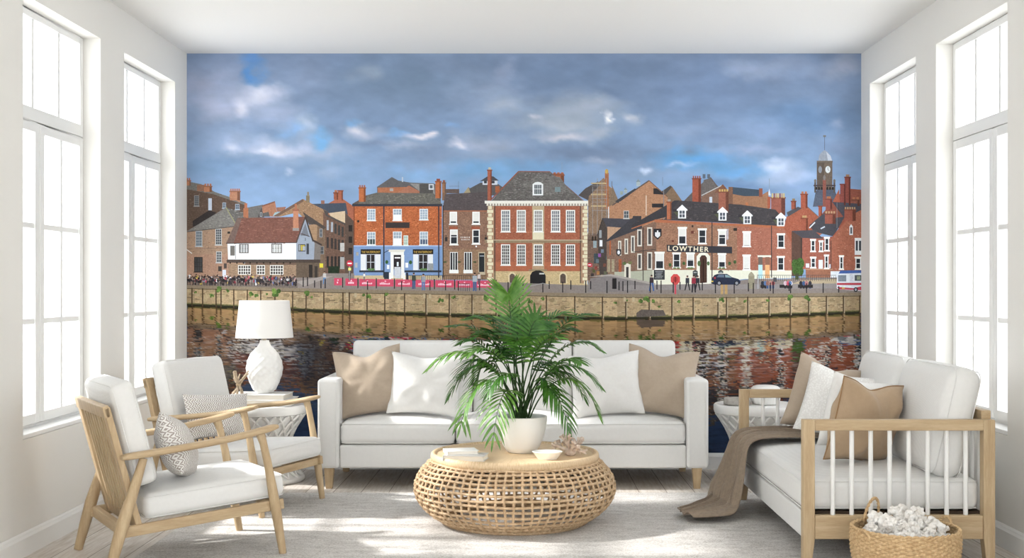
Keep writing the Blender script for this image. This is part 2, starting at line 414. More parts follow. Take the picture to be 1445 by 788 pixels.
class Print:
    """one printed motif: coloured polygons, later ones on top"""
    def __init__(s, name, base, label=None): s.name = name; s.P = []; s.base = base; s.label = label
    def poly(s, pts, c, amp=.12, lay=0):
        if isinstance(c, str): c = hexc(c)
        s.P.append((pts, c, amp, lay)); return s
    def rect(s, a, b, c_, d, c, amp=.12, lay=0): return s.poly([(a, b), (c_, b), (c_, d), (a, d)], c, amp, lay)
    def line(s, a, b, w_, c, lay=2, amp=.1):
        dx, dy = b[0] - a[0], b[1] - a[1]; L = math.hypot(dx, dy) or 1; nx, ny = -dy / L * w_ / 2, dx / L * w_ / 2
        return s.poly([(a[0] + nx, a[1] + ny), (b[0] + nx, b[1] + ny), (b[0] - nx, b[1] - ny), (a[0] - nx, a[1] - ny)], c, amp, lay)
    def disc(s, cx, cy, rx, ry, c, lay=2, n=10, amp=.1, a0=0): return s.poly([(cx + rx * math.cos(a0 + 2 * PI * k / n), cy + ry * math.sin(a0 + 2 * PI * k / n)) for k in range(n)], c, amp, lay)
    def win(s, a, b, c_, d, nx=2, ny=2, frame='e2e2dd', pane='4a5058', fw=1.0, bw=.45, lay=2, sill=True):
        s.rect(a, b, c_, d, frame, .03, lay); s.rect(a + fw, b + fw, c_ - fw, d - fw, pane, .2, lay + 1)
        for i in range(1, nx): x = a + fw + (c_ - a - 2 * fw) * i / nx; s.rect(x - bw / 2, b + fw, x + bw / 2, d - fw, frame, .03, lay + 2)
        for i in range(1, ny): y = b + fw + (d - b - 2 * fw) * i / ny; s.rect(a + fw, y - bw / 2, c_ - fw, y + bw / 2, frame, .03, lay + 2)
        if sill: s.rect(a - .8, d - .4, c_ + .8, d + .9, frame, .03, lay + 2)
        return s
    def sash(s, a, b, c_, d, blind=0, lintel=True, lay=2):
        s.rect(a, b, c_, d, 'e6e4dc', .03, lay); s.rect(a + 1.4, b + 1.4, c_ - 1.4, d - 1.2, '2a2d33', .2, lay + 1)
        if blind: s.rect(a + 1.4, b + 1.4, c_ - 1.4, b + 1.4 + (d - b - 2.6) * blind, 'd9d6cc', .04, lay + 2)
        s.rect(a + 1.2, (b + d) / 2 - .4, c_ - 1.2, (b + d) / 2 + .4, 'dcdad2', .03, lay + 3)
        if lintel: s.rect(a - 1, b - 1.6, c_ + 1, b + 1, 'e8e4d8', .03, lay + 3); s.rect(a - 1, d - .6, c_ + 1, d + 1.2, 'e8e4d8', .03, lay + 3)
        return s
    def pots(s, x0, x1, y, n, c='b0643c', lay=2):
        for k in range(n):
            x = x0 + (x1 - x0) * (k + .5) / n; s.rect(x - (x1 - x0) / n * .32, y - 3.6, x + (x1 - x0) / n * .32, y, c, .15, lay)
        return s
    def chimney(s, a, b, c_, d, c='a65a3a', n=3, pot='b0643c', lay=1):
        s.rect(a, b, c_, d, c, .2, lay); s.rect(a - .8, b - .5, c_ + .8, b + 1.3, tuple(int(v * .8) for v in (hexc(c) if isinstance(c, str) else c)), .1, lay + 1)
        s.rect((a + c_) / 2 + (c_ - a) * .22, b + 1, c_, d, tuple(int(v * .68) for v in (hexc(c) if isinstance(c, str) else c)), .2, lay + 1)
        if n: s.pots(a, c_, b, n, pot, lay)
        return s
    def speckle(s, pts, cols, n, lay, w_=(.6, 2.2), h_=(.35, .9)):
        """scatter small marks (odd bricks, stained slates) inside a polygon"""
        xs_ = [q[0] for q in pts]; ys_ = [q[1] for q in pts]; done = 0; k = 0
        while done < n and k < n * 4:
            k += 1; x = rnd.uniform(min(xs_), max(xs_)); y = rnd.uniform(min(ys_), max(ys_)); ins = False
            for i in range(len(pts)):
                (x1, y1), (x2, y2) = pts[i - 1], pts[i]
                if (y1 > y) != (y2 > y) and x < (x2 - x1) * (y - y1) / (y2 - y1) + x1: ins = not ins
            if ins: a = rnd.uniform(*w_); b = rnd.uniform(*h_); s.P.append(([(x, y), (x + a, y), (x + a, y + b), (x, y + b)], hexc(rnd.choice(cols)), .1, lay)); done += 1
        return s
    def clip(s, pts):
        # keep inside the panel
        def cut(P, f, g):
            out = []
            for i in range(len(P)):
                p, q = P[i - 1], P[i]
                a, b = f(p), f(q)
                if a >= 0 and b >= 0: out.append(q)
                elif a >= 0 > b: t = a / (a - b); out.append((p[0] + (q[0] - p[0]) * t, p[1] + (q[1] - p[1]) * t))
                elif b >= 0: t = a / (a - b); out.append((p[0] + (q[0] - p[0]) * t, p[1] + (q[1] - p[1]) * t)); out.append(q)
            return out
        for f in (lambda p: p[0] - U0, lambda p: U1 - p[0], lambda p: p[1] - V0, lambda p: V1 - p[1]):
            if pts: pts = cut(pts, f, None)
        return pts
    def build(s):
        vs = []; fs = []; cs = []
        for pts, c, amp, lay in sorted(s.P, key=lambda q: q[3]):
            pts = s.clip(list(pts))
            if len(pts) < 3: continue
            ORDER.append((s.base + lay, pts, c))
            n = len(vs); y = -.0012 - Stack.place(pts) * 8e-6
            ar = sum(pts[i - 1][0] * pts[i][1] - pts[i][0] * pts[i - 1][1] for i in range(len(pts)))
            if ar > 0: pts = pts[::-1]
            vs += [((u - VX) / PPM, y, H - (v - VY) / PPM) for u, v in pts]
            fs.append(tuple(range(n, n + len(pts))[::-1])); cs += [(*lin(ink(c)), amp)] * len(pts)
        me = bpy.data.meshes.new(s.name); me.from_pydata(vs, [], fs)
        ca = me.color_attributes.new('Col', 'FLOAT_COLOR', 'CORNER')
        vi = np.empty(len(me.loops), dtype=np.int32); me.loops.foreach_get('vertex_index', vi)
        ca.data.foreach_set('color', np.array(cs, dtype=np.float32)[vi].ravel())
        me.materials.append(M['print'])
        o = bpy.data.objects.new(s.name, me); COL.objects.link(o); o.parent = mural
        if s.label: o['label'] = s.label
        return o
def grid_print(name, cols, amp, u, v, layer_y, label=None):
    """cols: (nv, nu, 3) sRGB array on grid lines u, v"""
    nv, nu = cols.shape[:2]
    X, Z = np.meshgrid((np.array(u) - VX) / PPM, np.zeros(nv))
    Z = H - (np.array(v) - VY) / PPM if np.ndim(v) == 2 else np.repeat((H - (np.array(v) - VY) / PPM)[:, None], nu, 1)
    co = np.stack([X, np.full_like(X, layer_y), Z], -1).reshape(-1, 3)
    idx = np.arange(nv * nu).reshape(nv, nu)
    q = np.stack([idx[:-1, :-1], idx[1:, :-1], idx[1:, 1:], idx[:-1, 1:]], -1).reshape(-1, 4)
    me = bpy.data.meshes.new(name); me.vertices.add(len(co)); me.vertices.foreach_set('co', co.ravel().astype(np.float32))
    me.loops.add(q.size); me.loops.foreach_set('vertex_index', q.ravel().astype(np.int32))
    me.polygons.add(len(q)); me.polygons.foreach_set('loop_start', (np.arange(len(q)) * 4).astype(np.int32))
    me.update(calc_edges=True)
    g_ = (cols @ np.array((.3, .59, .11)))[..., None]; cols = (cols * .92 + g_ * .08) * 1.02 + 5
    c = np.clip(cols / 255., 0, 1); l_ = np.where(c <= .04045, c / 12.92, ((c + .055) / 1.055) ** 2.4)
    ca = me.color_attributes.new('Col', 'FLOAT_COLOR', 'POINT')
    ca.data.foreach_set('color', np.concatenate([l_, np.full((nv, nu, 1), amp)], -1).astype(np.float32).ravel())
    me.materials.append(M['print'])
    o = bpy.data.objects.new(name, me); COL.objects.link(o); o.parent = mural
    if label: o['label'] = label
    return o
def vnoise(x, y, seed):
    """smooth value noise on arrays"""
    rs = np.random.RandomState(seed); tab = rs.rand(256, 256)
    xi = np.floor(x).astype(int); yi = np.floor(y).astype(int); fx = x - xi; fy = y - yi
    fx = fx * fx * (3 - 2 * fx); fy = fy * fy * (3 - 2 * fy)
    g = lambda a, b: tab[a % 256, b % 256]
    return (g(xi, yi) * (1 - fx) + g(xi + 1, yi) * fx) * (1 - fy) + (g(xi, yi + 1) * (1 - fx) + g(xi + 1, yi + 1) * fx) * fy
def fbm(x, y, seed, o=5):
    s = 0; a = .5; t = 0
    for k in range(o): s = s + a * vnoise(x * 2 ** k + k * 17.3, y * 2 ** k + k * 9.1, seed + k); t += a; a *= .55
    return s / t

# --- sky
su = np.linspace(U0, U1, 420); sv = np.linspace(V0, 404, 150)
UU, VV = np.meshgrid(su, sv)
wx = (fbm(UU / 40, VV / 26, 3) - .5); wy = (fbm(UU / 40, VV / 26, 11) - .5)
def mixc(base, col, w_): return base * (1 - w_[..., None]) + np.array(col, float) * w_[..., None]
t = np.clip((VV - 76) / 190, 0, 1)
sky = np.array((108, 126, 155.)) * (1 - t[..., None]) + np.array((118, 146, 182.)) * t[..., None]
def blob(cx, cy, rx, ry, col, k=1, rough=1.0, hard=1.0):
    global sky
    d = np.sqrt(((UU + wx * 60 * rough - cx) / rx) ** 2 + ((VV + wy * 36 * rough - cy) / ry) ** 2)
    sky = mixc(sky, col, np.clip((1.25 - d) * hard, 0, 1) ** 1.3 * k)
for b in [(560, 115, 150, 50, (102, 122, 148), .9), (310, 135, 75, 60, (142, 154, 182), .85), (430, 110, 60, 35, (122, 138, 166), .6),
          (820, 105, 150, 38, (100, 120, 150), .9), (1000, 130, 110, 50, (108, 130, 165), .7), (1140, 165, 90, 28, (92, 122, 160), .8),
          (690, 135, 60, 45, (132, 148, 174), .7), (640, 95, 60, 20, (112, 130, 158), .6), (300, 235, 70, 26, (112, 142, 178), .8), (480, 235, 90, 24, (122, 150, 184), .7),
          (800, 165, 95, 34, (138, 150, 166), .85), (1090, 95, 60, 22, (132, 146, 172), .7), (1180, 92, 46, 22, (136, 148, 172), .7), (1050, 185, 90, 20, (122, 146, 182), .7),
          (340, 205, 90, 18, (140, 158, 188), .7), (400, 212, 80, 22, (150, 164, 190), .8), (620, 215, 120, 20, (118, 138, 168), .8), (700, 205, 70, 20, (134, 150, 176), .7),
          (840, 215, 100, 20, (102, 120, 148), .9), (690, 240, 80, 18, (104, 152, 196), .8), (770, 236, 50, 14, (98, 144, 190), .6), (900, 240, 60, 18, (120, 142, 172), .7),
          (975, 222, 62, 17, (92, 152, 206), 1), (1030, 236, 70, 15, (98, 156, 208), .8), (955, 262, 50, 14, (120, 150, 186), .8), (1040, 258, 60, 12, (92, 122, 162), .8),
          (362, 100, 16, 26, (82, 130, 186), 1), (352, 80, 22, 8, (84, 128, 184), .8), (447, 197, 20, 14, (104, 158, 204), .9), (400, 180, 16, 12, (120, 160, 204), .6), (508, 170, 14, 6, (108, 158, 206), .7),
          (560, 190, 26, 6, (112, 158, 206), .6), (645, 185, 14, 6, (112, 156, 206), .5), (590, 246, 40, 12, (116, 160, 202), .6)]: blob(*b)
for b in [(365, 135, 42, 20, (176, 182, 202), .8), (343, 152, 20, 14, (196, 198, 212), .9), (368, 130, 22, 12, (188, 192, 208), .8), (390, 160, 40, 18, (160, 170, 196), .6), (300, 155, 40, 22, (158, 166, 190), .7),
          (284, 118, 30, 18, (160, 164, 188), .5), (424, 178, 16, 16, (166, 180, 198), .7), (396, 212, 46, 12, (178, 186, 206), .8), (384, 215, 20, 6, (200, 202, 216), .8), (328, 209, 18, 7, (184, 190, 206), .8), (405, 243, 10, 7, (174, 186, 206), .7),
          (515, 186, 30, 14, (166, 174, 194), .8), (510, 180, 15, 7, (196, 198, 210), .9), (592, 193, 26, 6.5, (204, 202, 212), .95), (605, 189, 12, 5, (214, 208, 214), .9), (650, 206, 20, 7, (194, 194, 206), .9), (566, 206, 50, 7, (160, 170, 190), .6),
          (705, 150, 28, 14, (156, 168, 184), .7), (690, 200, 50, 12, (150, 160, 180), .6), (716, 100, 20, 20, (138, 152, 180), .6), (520, 104, 28, 14, (134, 148, 166), .6), (470, 215, 40, 12, (160, 172, 192), .5), (466, 243, 20, 12, (150, 166, 190), .5),
          (800, 192, 45, 8, (182, 182, 192), .9), (760, 162, 14, 6, (190, 190, 198), .7), (862, 168, 5, 8, (222, 222, 224), 1), (895, 168, 20, 8, (180, 184, 192), .8), (838, 152, 60, 16, (148, 158, 174), .7), (790, 175, 70, 10, (152, 162, 176), .7), (850, 185, 24, 8, (160, 168, 180), .7),
          (911, 238, 9, 8, (186, 200, 220), .9), (845, 226, 22, 6, (148, 158, 180), .7), (1105, 238, 34, 15, (170, 184, 208), .95), (1085, 232, 20, 8, (182, 192, 212), .8), (1125, 250, 50, 10, (150, 168, 198), .8), (960, 231, 22, 4, (158, 182, 212), .8),
          (1060, 100, 40, 12, (142, 156, 182), .6), (1187, 98, 26, 14, (150, 158, 178), .7), (965, 180, 50, 10, (128, 146, 176), .6), (1180, 172, 16, 10, (138, 154, 184), .7), (1060, 212, 70, 7, (144, 160, 190), .7), (1185, 210, 36, 14, (124, 144, 178), .6)]: blob(*b, rough=.75)
for b in [(970, 215, 16, 8, (112, 132, 160), .8), (860, 130, 30, 6, (92, 112, 142), .5), (525, 203, 34, 5, (112, 130, 160), .6), (1010, 195, 24, 5, (110, 132, 168), .6), (1120, 262, 40, 5, (118, 142, 182), .5)]: blob(*b, rough=.5)
fine = (fbm(UU / 26, VV / 13, 31, 5) - .5); fine2 = fbm(UU / 60, VV / 24, 41, 4) - .5
sky = np.clip(1.09 * sky * (1 + .13 * fine[..., None] + .12 * fine2[..., None]), 0, 255)
grid_print('printed_sky', sky, .01, su, sv, -.0012, 'cloudy blue-grey sky of the mural')

BRICK = '9c6648'
# --- rows of buildings, back to front
p = Print('printed_brick_terrace', 1, 'dark brown brick houses at the far left of the mural')
p.poly([(263, 267), (300, 273), (347, 289), (350, 332), (263, 345)], '5c4638', .25).poly([(263, 256), (284, 260), (303, 271), (347, 286), (347, 290), (300, 274), (263, 267)], '6b675f', .2, 1)
p.rect(278, 261, 289, 270, '8a5c44', .2, 2).chimney(288, 263, 299, 271, 'b06a44', 3, lay=2).chimney(263, 255, 269, 262, 'b06a44', 2, lay=2).chimney(324.5, 270, 339, 283, 'b4704e', 5, lay=2)
p.poly([(324, 275), (339, 270), (339, 286), (324, 279)], 'b07452', .2, 2).rect(294, 280, 299, 297, 'b4bcc8', .05, 3).win(274, 276, 281, 291, 3, 5, '8e8a84', '3c444c', .8, .4, 3).win(314, 286, 319, 294, 2, 2, '9aa4ae', '4c5864', .8, .4, 3).win(332, 288, 338, 296, 2, 2, '9aa4ae', '4c5864', .8, .4, 3)
p.poly([(272, 312), (295, 297), (305, 300), (296, 315), (272, 320)], '332c2a', .2, 3)
p.poly([(345, 294), (371, 289), (371, 307), (349, 309)], '67635e', .2, 4).poly([(364, 307), (369, 293), (373, 307)], '4c4542', .2, 5).win(367, 300, 370, 306, 1, 1, 'b8b8b4', '3c4248', .5, .3, 6, False)
p.poly([(370, 290), (388, 284), (391, 300), (386, 306), (371, 305)], 'a66a4c', .2, 4).poly([(370, 290), (388, 284), (388, 286), (370, 292)], '7a4c3a', .1, 5).poly([(371, 301), (379, 299), (381, 306), (371, 306)], '55524f', .2, 5)
p.poly([(390, 293), (404, 292), (400, 299), (391, 299)], '96604a', .2, 4).poly([(385, 305), (388, 300), (397, 299), (392, 305)], '8aa6aa', .1, 5)
p.speckle([(263, 269), (300, 275), (347, 291), (350, 332), (263, 345)], ['6e5646','4a3a30','7a6250'], 160, .5).speckle([(263, 257), (303, 271), (347, 287), (300, 274), (263, 267)], ['7c786e','57534c'], 50, 1.5)
p.build()
p = Print('printed_warehouse', 8, 'tan brick house with a hipped grey roof on the left of the mural')
p.poly([(263, 326), (332, 318), (344, 314), (344, 392), (263, 392)], 'a07c60', .2).poly([(263, 360), (344, 358), (344, 392), (263, 392)], 'a57a60', .2, 1)
p.poly([(263, 327), (319, 293), (346, 302), (341, 319), (262, 328)], '77726b', .2, 1).poly([(319, 293), (346, 301), (344, 316), (333, 318)], '615d58', .2, 2).line((319, 293), (333, 317), 1.4, '8e8a5c', 3)
p.line((263, 327.5), (334, 319.5), 1, '4c443e', 4)
p.win(276, 326, 285.5, 348, 3, 5, 'a8acac', '59636b', 1, .5).win(304, 323, 313, 346, 3, 6, 'b4b4ae', '343a40', 1, .5).win(305, 355, 313, 371, 3, 4, 'b4b4ae', '3a4046', 1, .5).win(274, 363, 286, 384, 3, 3, '2c2826', '3e3c3c', .8, .5)
p.line((263, 352), (344, 349), .6, '6e5a4c', 3).line((263, 352), (271, 358), 1.2, 'd0ccc4', 4).rect(308, 376, 313, 383, '3c3632', .1, 3).rect(316, 372, 320, 379, '463c38', .1, 3).rect(314, 381, 319, 391, 'c8ccd4', .05, 4).rect(321, 327, 325, 330, '2c2826', .1, 3)
p.speckle([(263, 328), (344, 316), (344, 392), (263, 392)], ['b8845c','7c5440','c09470','8a6650','a87a58'], 420, 1.5).speckle([(263, 327), (319, 293), (346, 302), (341, 319)], ['88837a','625e58','938d82'], 130, 2.5, (1, 4))
p.build()
p = Print('printed_alley_houses', 10, 'gabled brick houses along the alley of the mural')
p.poly([(462, 288), (478, 279), (484, 281), (500, 292), (503, 392), (462, 392)], 'a6583c', .2).chimney(471, 272, 477, 282, '9c4e34', 1).chimney(477, 269, 484, 283, 'a8563a', 0)
p.poly([(440, 288), (488, 286.5), (491, 303), (466, 302)], '3f4856', .12, 1).poly([(464, 301), (487, 298), (487, 318), (468, 308)], 'c6aa84', .1, 2)
p.poly([(487, 300), (499, 312), (500, 392), (487, 392)], '5a463a', .2, 2)
p.poly([(386, 306), (427, 281), (463, 299), (463, 330), (440, 318), (420, 300), (395, 306)], '96704e', .25, 2).poly([(427, 281), (386, 305), (392, 306), (429, 284)], '6f5240', .15, 3).rect(432, 276, 437, 286, '7c6a4c', .2, 3).rect(433.5, 271, 436, 277, '8c7a56', .2, 3).rect(453, 283, 458, 288, '8a5a44', .15, 2)
p.poly([(456, 300), (463, 303), (487, 316), (487, 392), (456, 396)], '6a4c3c', .25, 4).poly([(456, 296), (463, 299), (463, 304), (487, 315), (487, 318), (460, 305)], '4c4440', .15, 5)
for x in (461, 467, 472, 477, 482): p.rect(x, 311 + (x - 461) * .45, x + 3, 325 + (x - 461) * .45, '9aa0a6' if x < 470 else '3a3836', .2, 6).rect(x, 335 + (x - 461) * .2, x + 3, 350 + (x - 461) * .2, '38322f', .2, 6).rect(x, 362, x + 3, 378, '2c2826', .2, 6)
p.rect(480, 343, 486, 355, 'b4b0a8', .1, 7).rect(480, 363, 486, 380, '9c9a94', .1, 7).rect(463, 376, 479, 386, '22301f', .3, 7)
for y in (318, 334, 350): p.rect(492, y, 497, y + 9, '2a2522', .2, 6)
p.poly([(436, 317), (448, 318), (459, 322), (459, 396), (436, 396)], '745a44', .2, 6).poly([(436, 317), (448, 318), (447, 340), (436, 338)], 'a07a56', .2, 7).poly([(427, 299), (460, 321), (457, 324), (446, 317), (436, 317)], '4a413c', .15, 8).win(451, 323, 455, 335, 1, 2, '9ca0a2', '55595c', .5, .4, 8, False).win(452, 348, 457, 359, 1, 2, '8c8e8e', '484a4c', .5, .4, 8, False).rect(451, 372, 456, 378, 'd8c41e', .05, 9)
p.speckle([(386, 306), (427, 281), (463, 299), (463, 330), (440, 318), (420, 300)], ['b8845c','7c5440','c09470','8a6650','a87a58'], 140, 2.5).speckle([(456, 305), (487, 318), (487, 392), (456, 396)], ['7e5e4c','56402f'], 110, 4.5).speckle([(436, 325), (459, 330), (459, 396), (436, 396)], ['86684e','64503e'], 70, 6.5)
p.build()
p = Print('printed_half_timbered_inn', 20, 'white-walled riverside inn with a steep red-brown tiled roof in the mural')
p.poly([(414, 366), (450, 370), (450, 393), (416, 399)], '62503f', .2).rect(436, 374, 441, 394, '2e2824', .1, 1).rect(444, 376, 448, 392, '3a322c', .1, 1)
p.poly([(418, 340), (431, 308), (438, 330), (443, 342), (450, 347), (451, 371), (418, 368)], '8f98a6', .06, 1).poly([(424, 333), (431, 315), (436, 333)], '6c7078', .1, 2).poly([(444, 343), (453, 345), (452, 368), (443, 368)], '746a62', .15, 2)
p.line((431, 306), (418, 343), 1.8, '4a3a34', 4).line((431, 306), (437, 326), 2, '41342f', 4).line((437, 326), (442, 341), 2.2, '41342f', 4).line((441, 339), (454, 346), 2.4, '41342f', 4).line((425, 330), (437, 334), 1.2, '4a3a34', 3)
p.win(421, 345, 431, 355, 3, 1, '2c2622', 'c9b23c', 1, .6, 3, False).rect(421.6, 345.6, 424, 354, '8c9296', .1, 5).rect(427.5, 348, 430.5, 354, 'a6aaae', .1, 5).rect(432.5, 344, 436, 359, '3a3c42', .1, 3).line((431, 336), (431, 340), .8, '2a2624')
p.poly([(321, 343), (418, 342), (418, 368), (322, 368)], 'dcdcdc', .03, 1).rect(325, 347, 331.5, 361, '6c675f', .1, 2).line((332.5, 346), (332.5, 366), .7, '77726a', 3)
p.win(337.5, 344.5, 351, 357.5, 4, 2, '5b5048', '8e9292', 1.2, .5, 2, False).win(383, 344, 398, 357.5, 4, 2, '5b5048', 'b0b0aa', 1.2, .5, 2, False)
for x in (340.5, 344, 347.5, 387, 390.5, 394): p.rect(x, 345.5, x + .8, 356.5, 'e4e2da', .02, 5)
p.poly([(335, 308), (431, 306), (418, 343), (319, 344)], '7a4a3c', .22, 2).poly([(335, 308), (319, 344), (330, 343), (341, 309)], '6e564c', .2, 3).line((319, 343.6), (418, 342.5), 1.3, '46362f', 5)
p.poly([(414, 296), (421, 296), (421.5, 324), (413.5, 326)], 'bb7654', .15, 5).rect(413, 295, 422, 298, '9a5a40', .1, 6).rect(416, 288, 419, 296, 'b06442', .1, 6).poly([(343.5, 294), (350.5, 294), (350.5, 308), (343.5, 307)], 'a8623f', .15, 5).rect(345, 287, 349, 294, 'b06442', .1, 6).rect(413, 322, 422, 326, '8c8680', .1, 6)
p.poly([(322, 372), (418, 371), (418, 398), (323, 394)], '967659', .25, 1).rect(320, 366.5, 452, 371, '4a3c34', .15, 3).rect(346, 371, 418, 374, '6b5140', .15, 3)
for k in range(10): p.rect(324 + k * 9.4, 370, 326 + k * 9.4, 372.4, '30261f', .1, 4)
for a, b, n in ((336, 354, 5), (362, 374, 3), (381, 400, 5)): p.win(a, 374.5, b, 388, n, 3, 'e0dcd0', '4a453f', .9, .8, 3, False)
p.speckle([(335, 308), (431, 306), (418, 343), (319, 344)], ['8c5846','6a4034','96624e','744e42'], 320, 2.5, (1, 4)).speckle([(323, 373), (416, 373), (416, 397), (323, 394)], ['b08e6c','7c6048','a4825e'], 150, 1.5).speckle([(322, 345), (418, 344), (418, 366), (322, 366)], ['d2d2d0','e6e6e6'], 60, 1.5, (1, 4))
p.build()
# waterfront pub
p = Print('printed_blue_pub', 20, 'orange brick pub with a blue ground floor in the mural')
p.poly([(532, 264), (553, 250), (562, 255), (580, 258), (612, 259), (622, 264), (622, 288), (533, 288)], '5a5757', .15).poly([(533, 265), (580, 264), (588, 274), (533, 278)], 'a9603c', .2, 1).poly([(555, 276), (577, 262), (592, 270), (600, 280), (556, 280)], 'a8664a', .2, 2).poly([(578, 259), (613, 261), (614, 275), (592, 270)], '84807a', .2, 1).rect(592, 260, 611, 273, '4c4844', .2, 2).rect(605, 260, 612, 268, 'c4c6c6', .1, 3).rect(606.5, 261.5, 610.5, 266, '50565c', .1, 4).line((568, 250), (568, 257), 1.6, 'b0b4b8', 2).rect(550, 266, 555, 270, '9c9890', .1, 3)
p.poly([(499, 289), (516, 276), (532, 272), (612, 273), (624, 289)], '625e55', .22, 4).poly([(497, 288), (516, 277), (519, 277), (503, 289)], '5a4a42', .15, 5)
p.rect(499, 291, 623.5, 349, 'b85a2c', .3, 4).rect(497, 288, 624, 291.5, '35373f', .1, 6).rect(499, 291, 500.5, 347, '7c3a20', .1, 5)
p.chimney(506.5, 265, 516, 285, 'bb6030', 3, 'a05434', 6).chimney(614.5, 256, 622.5, 280, 'bb6030', 1, '8c4030', 6).chimney(624, 258, 629, 282, '9a6440', 1, '8c4a34', 6)
p.rect(499, 347, 623.5, 391, '6f8fbe', .05, 5).rect(499, 389, 623.5, 395, 'bfa77a', .15, 6).rect(499, 346.5, 623.5, 348, '9cb4d2', .03, 6)
for a, b, c_, d, k in ((518, 295, 530, 311.5, 0), (554.5, 295, 567, 311.5, .0), (592, 295, 604, 310.5, 0), (518, 327.5, 530, 346, 0), (554.5, 327, 567, 346.5, 0), (592, 327, 604, 346, 0)):
    p.win(a, b, c_, d, 3, 4, 'dcdcd6', '8fa0ae', 1, .5, 6)
for a, y0_, y1_ in ((554.5, 303.5, 311), (554.5, 337, 346)): p.rect(a + 1, y0_, a + 11.5, y1_, 'e6e6e4', .02, 9)
p.rect(519.2, 338, 529, 344.8, '3a4a48', .1, 8).rect(593.2, 338.5, 603, 344.8, '4a5a74', .1, 8).win(569.5, 332.5, 576, 346.5, 2, 3, 'd8ddd2', '94b09c', .9, .5, 6)
for x in (521.5, 525.5, 596, 600): p.rect(x, 338, x + .6, 345, 'dcdcd6', .02, 10)
p.rect(544, 314, 578, 322, '3a3230', .1, 6)
for x0_, x1_ in ((509.5, 537), (583, 611)):
    p.rect(x0_ - .5, 352, x1_ + .5, 359, '201d1d', .05, 7)
p.rect(509, 359, 516.5, 382, 'd9d9d8', .03, 7).rect(529.5, 359, 537, 382, 'd9d9d8', .03, 7).rect(583, 359, 590, 381.5, 'd9d9d8', .03, 7).rect(604, 359, 611, 372, 'd9d9d8', .03, 7).rect(604, 372, 611.5, 382, '8a8d8e', .2, 7)
p.win(516.8, 359, 529.3, 381.5, 2, 2, 'b9bcc0', '2a2426', .8, .9, 7, False).win(590.5, 359, 603.8, 381.5, 2, 2, 'b9bcc0', '2a2426', .8, .9, 7, False)
p.rect(507, 381.8, 541, 384.6, '2d333d', .1, 8).rect(571, 381.8, 623, 384.6, '2d333d', .1, 8)
p.poly([(547, 352.5), (572, 352.5), (570, 356), (549, 356)], 'd6d0c0', .05, 8).rect(551, 356, 570, 362, 'e3dfd4', .03, 7).rect(551, 360, 555.5, 393, 'e6e2d8', .03, 8).rect(566, 360, 570.5, 393, 'e6e2d8', .03, 8).rect(555.5, 360, 566, 380, '282024', .1, 8).rect(556.5, 377, 565.5, 393, 'c3c5c8', .1, 9).rect(557, 363, 565, 365, 'e0ded6', .02, 9).rect(560, 370, 562.5, 376, 'd0d8e0', .05, 10).rect(549, 385, 552, 395, 'e6e2d8', .03, 9).rect(569, 385, 572, 395, 'e6e2d8', .03, 9)
p.disc(545.8, 370, 2.2, 2.8, '2f5a25', 9, 8, .3).disc(579.3, 370.5, 2.4, 2.8, '2f5a25', 9, 8, .3).rect(546, 374, 549.5, 380, 'e4e4e4', .02, 9).rect(572, 371, 576, 378, 'e4e4e4', .02, 9)
for x in (521, 524, 527, 595, 598, 601): p.disc(x, 380.5, 2, 1.8, '5a8040', 9, 8, .4)
p.rect(540.8, 291, 542.6, 392, '2b3140', .1, 8).rect(618.3, 291, 620, 392, '2b2a36', .1, 8).line((542, 357), (549, 353), .9, '28324a', 8).rect(504, 311, 507, 314, '2c2420', .1, 7).rect(501, 371, 504.5, 378, 'a8a8a0', .1, 8).rect(502.5, 356, 506, 361, '9c9484', .2, 8)
p.rect(542, 384, 549, 394, '26303e', .2, 8).rect(573, 385, 576, 395, '2a2a30', .2, 8)
p.speckle([(499, 292), (623, 292), (623, 346), (499, 346)], ['d8783c','94421e','c86a34','a04c26','e08c54','863a1c'], 900, 4.5).speckle([(499, 288), (516, 276), (612, 273), (624, 288)], ['77725f','514e46','85806e'], 160, 4.5, (1, 4)).speckle([(499, 349), (623, 349), (623, 390), (499, 390)], ['7a9ac8','6686b4'], 100, 5.5, (1, 4))
p.build()
p = Print('printed_brown_brick_house', 30, 'narrow brown brick house between the blue pub and the large house in the mural')
p.poly([(655, 272), (661, 264), (663, 266), (678, 258), (700, 258), (712, 266), (712, 276), (655, 276)], '54504e', .15).poly([(654, 273), (661, 264), (664, 272)], '9c8a66', .1, 1).rect(681, 254, 702, 261, 'c4c8cc', .06, 1).poly([(677, 256), (688, 249), (696, 249), (704, 255)], '44444a', .1, 2).rect(683, 255.5, 687, 259, '30343a', .1, 3).rect(694, 255.5, 698, 259, '30343a', .1, 3).rect(699, 263, 705, 272, 'a4542e', .2, 3)
p.rect(624, 272, 630, 283, '7e5a40', .15, 1).line((629, 254), (629, 272), .4, '565c64', 1).line((647, 256), (647, 271), .4, '565c64', 1).line((634, 263), (648, 263), .4, '565c64', 1).rect(628, 267, 648, 273, '5e4c44', .2, 1)
p.rect(624.5, 297, 690, 395, '87604a', .32, 2).poly([(624.5, 297), (628, 274), (688, 271), (692, 297)], '524848', .2, 3).rect(624.5, 297, 690, 299, '9c5c40', .15, 4).poly([(624.5, 352), (690, 352), (690, 395), (624.5, 395)], '8f6c4e', .3, 3)
p.chimney(688, 240, 694, 283, 'a4533a', 1, 'b8a88c', 5)
for a, b, c_, d, bl in ((634.5, 299, 645, 316, .85), (666.5, 299, 677, 316, .85), (635, 324, 646, 345, .35), (666.5, 324, 677, 344, 0)): p.sash(a, b, c_, d, bl, False, 5); p.rect(a - 1, d, c_ + 1, d + 1.6, 'e4e2da', .03, 8)
for x in (634, 665): p.rect(x, 320, x + 12, 324, 'a04e30', .15, 4)
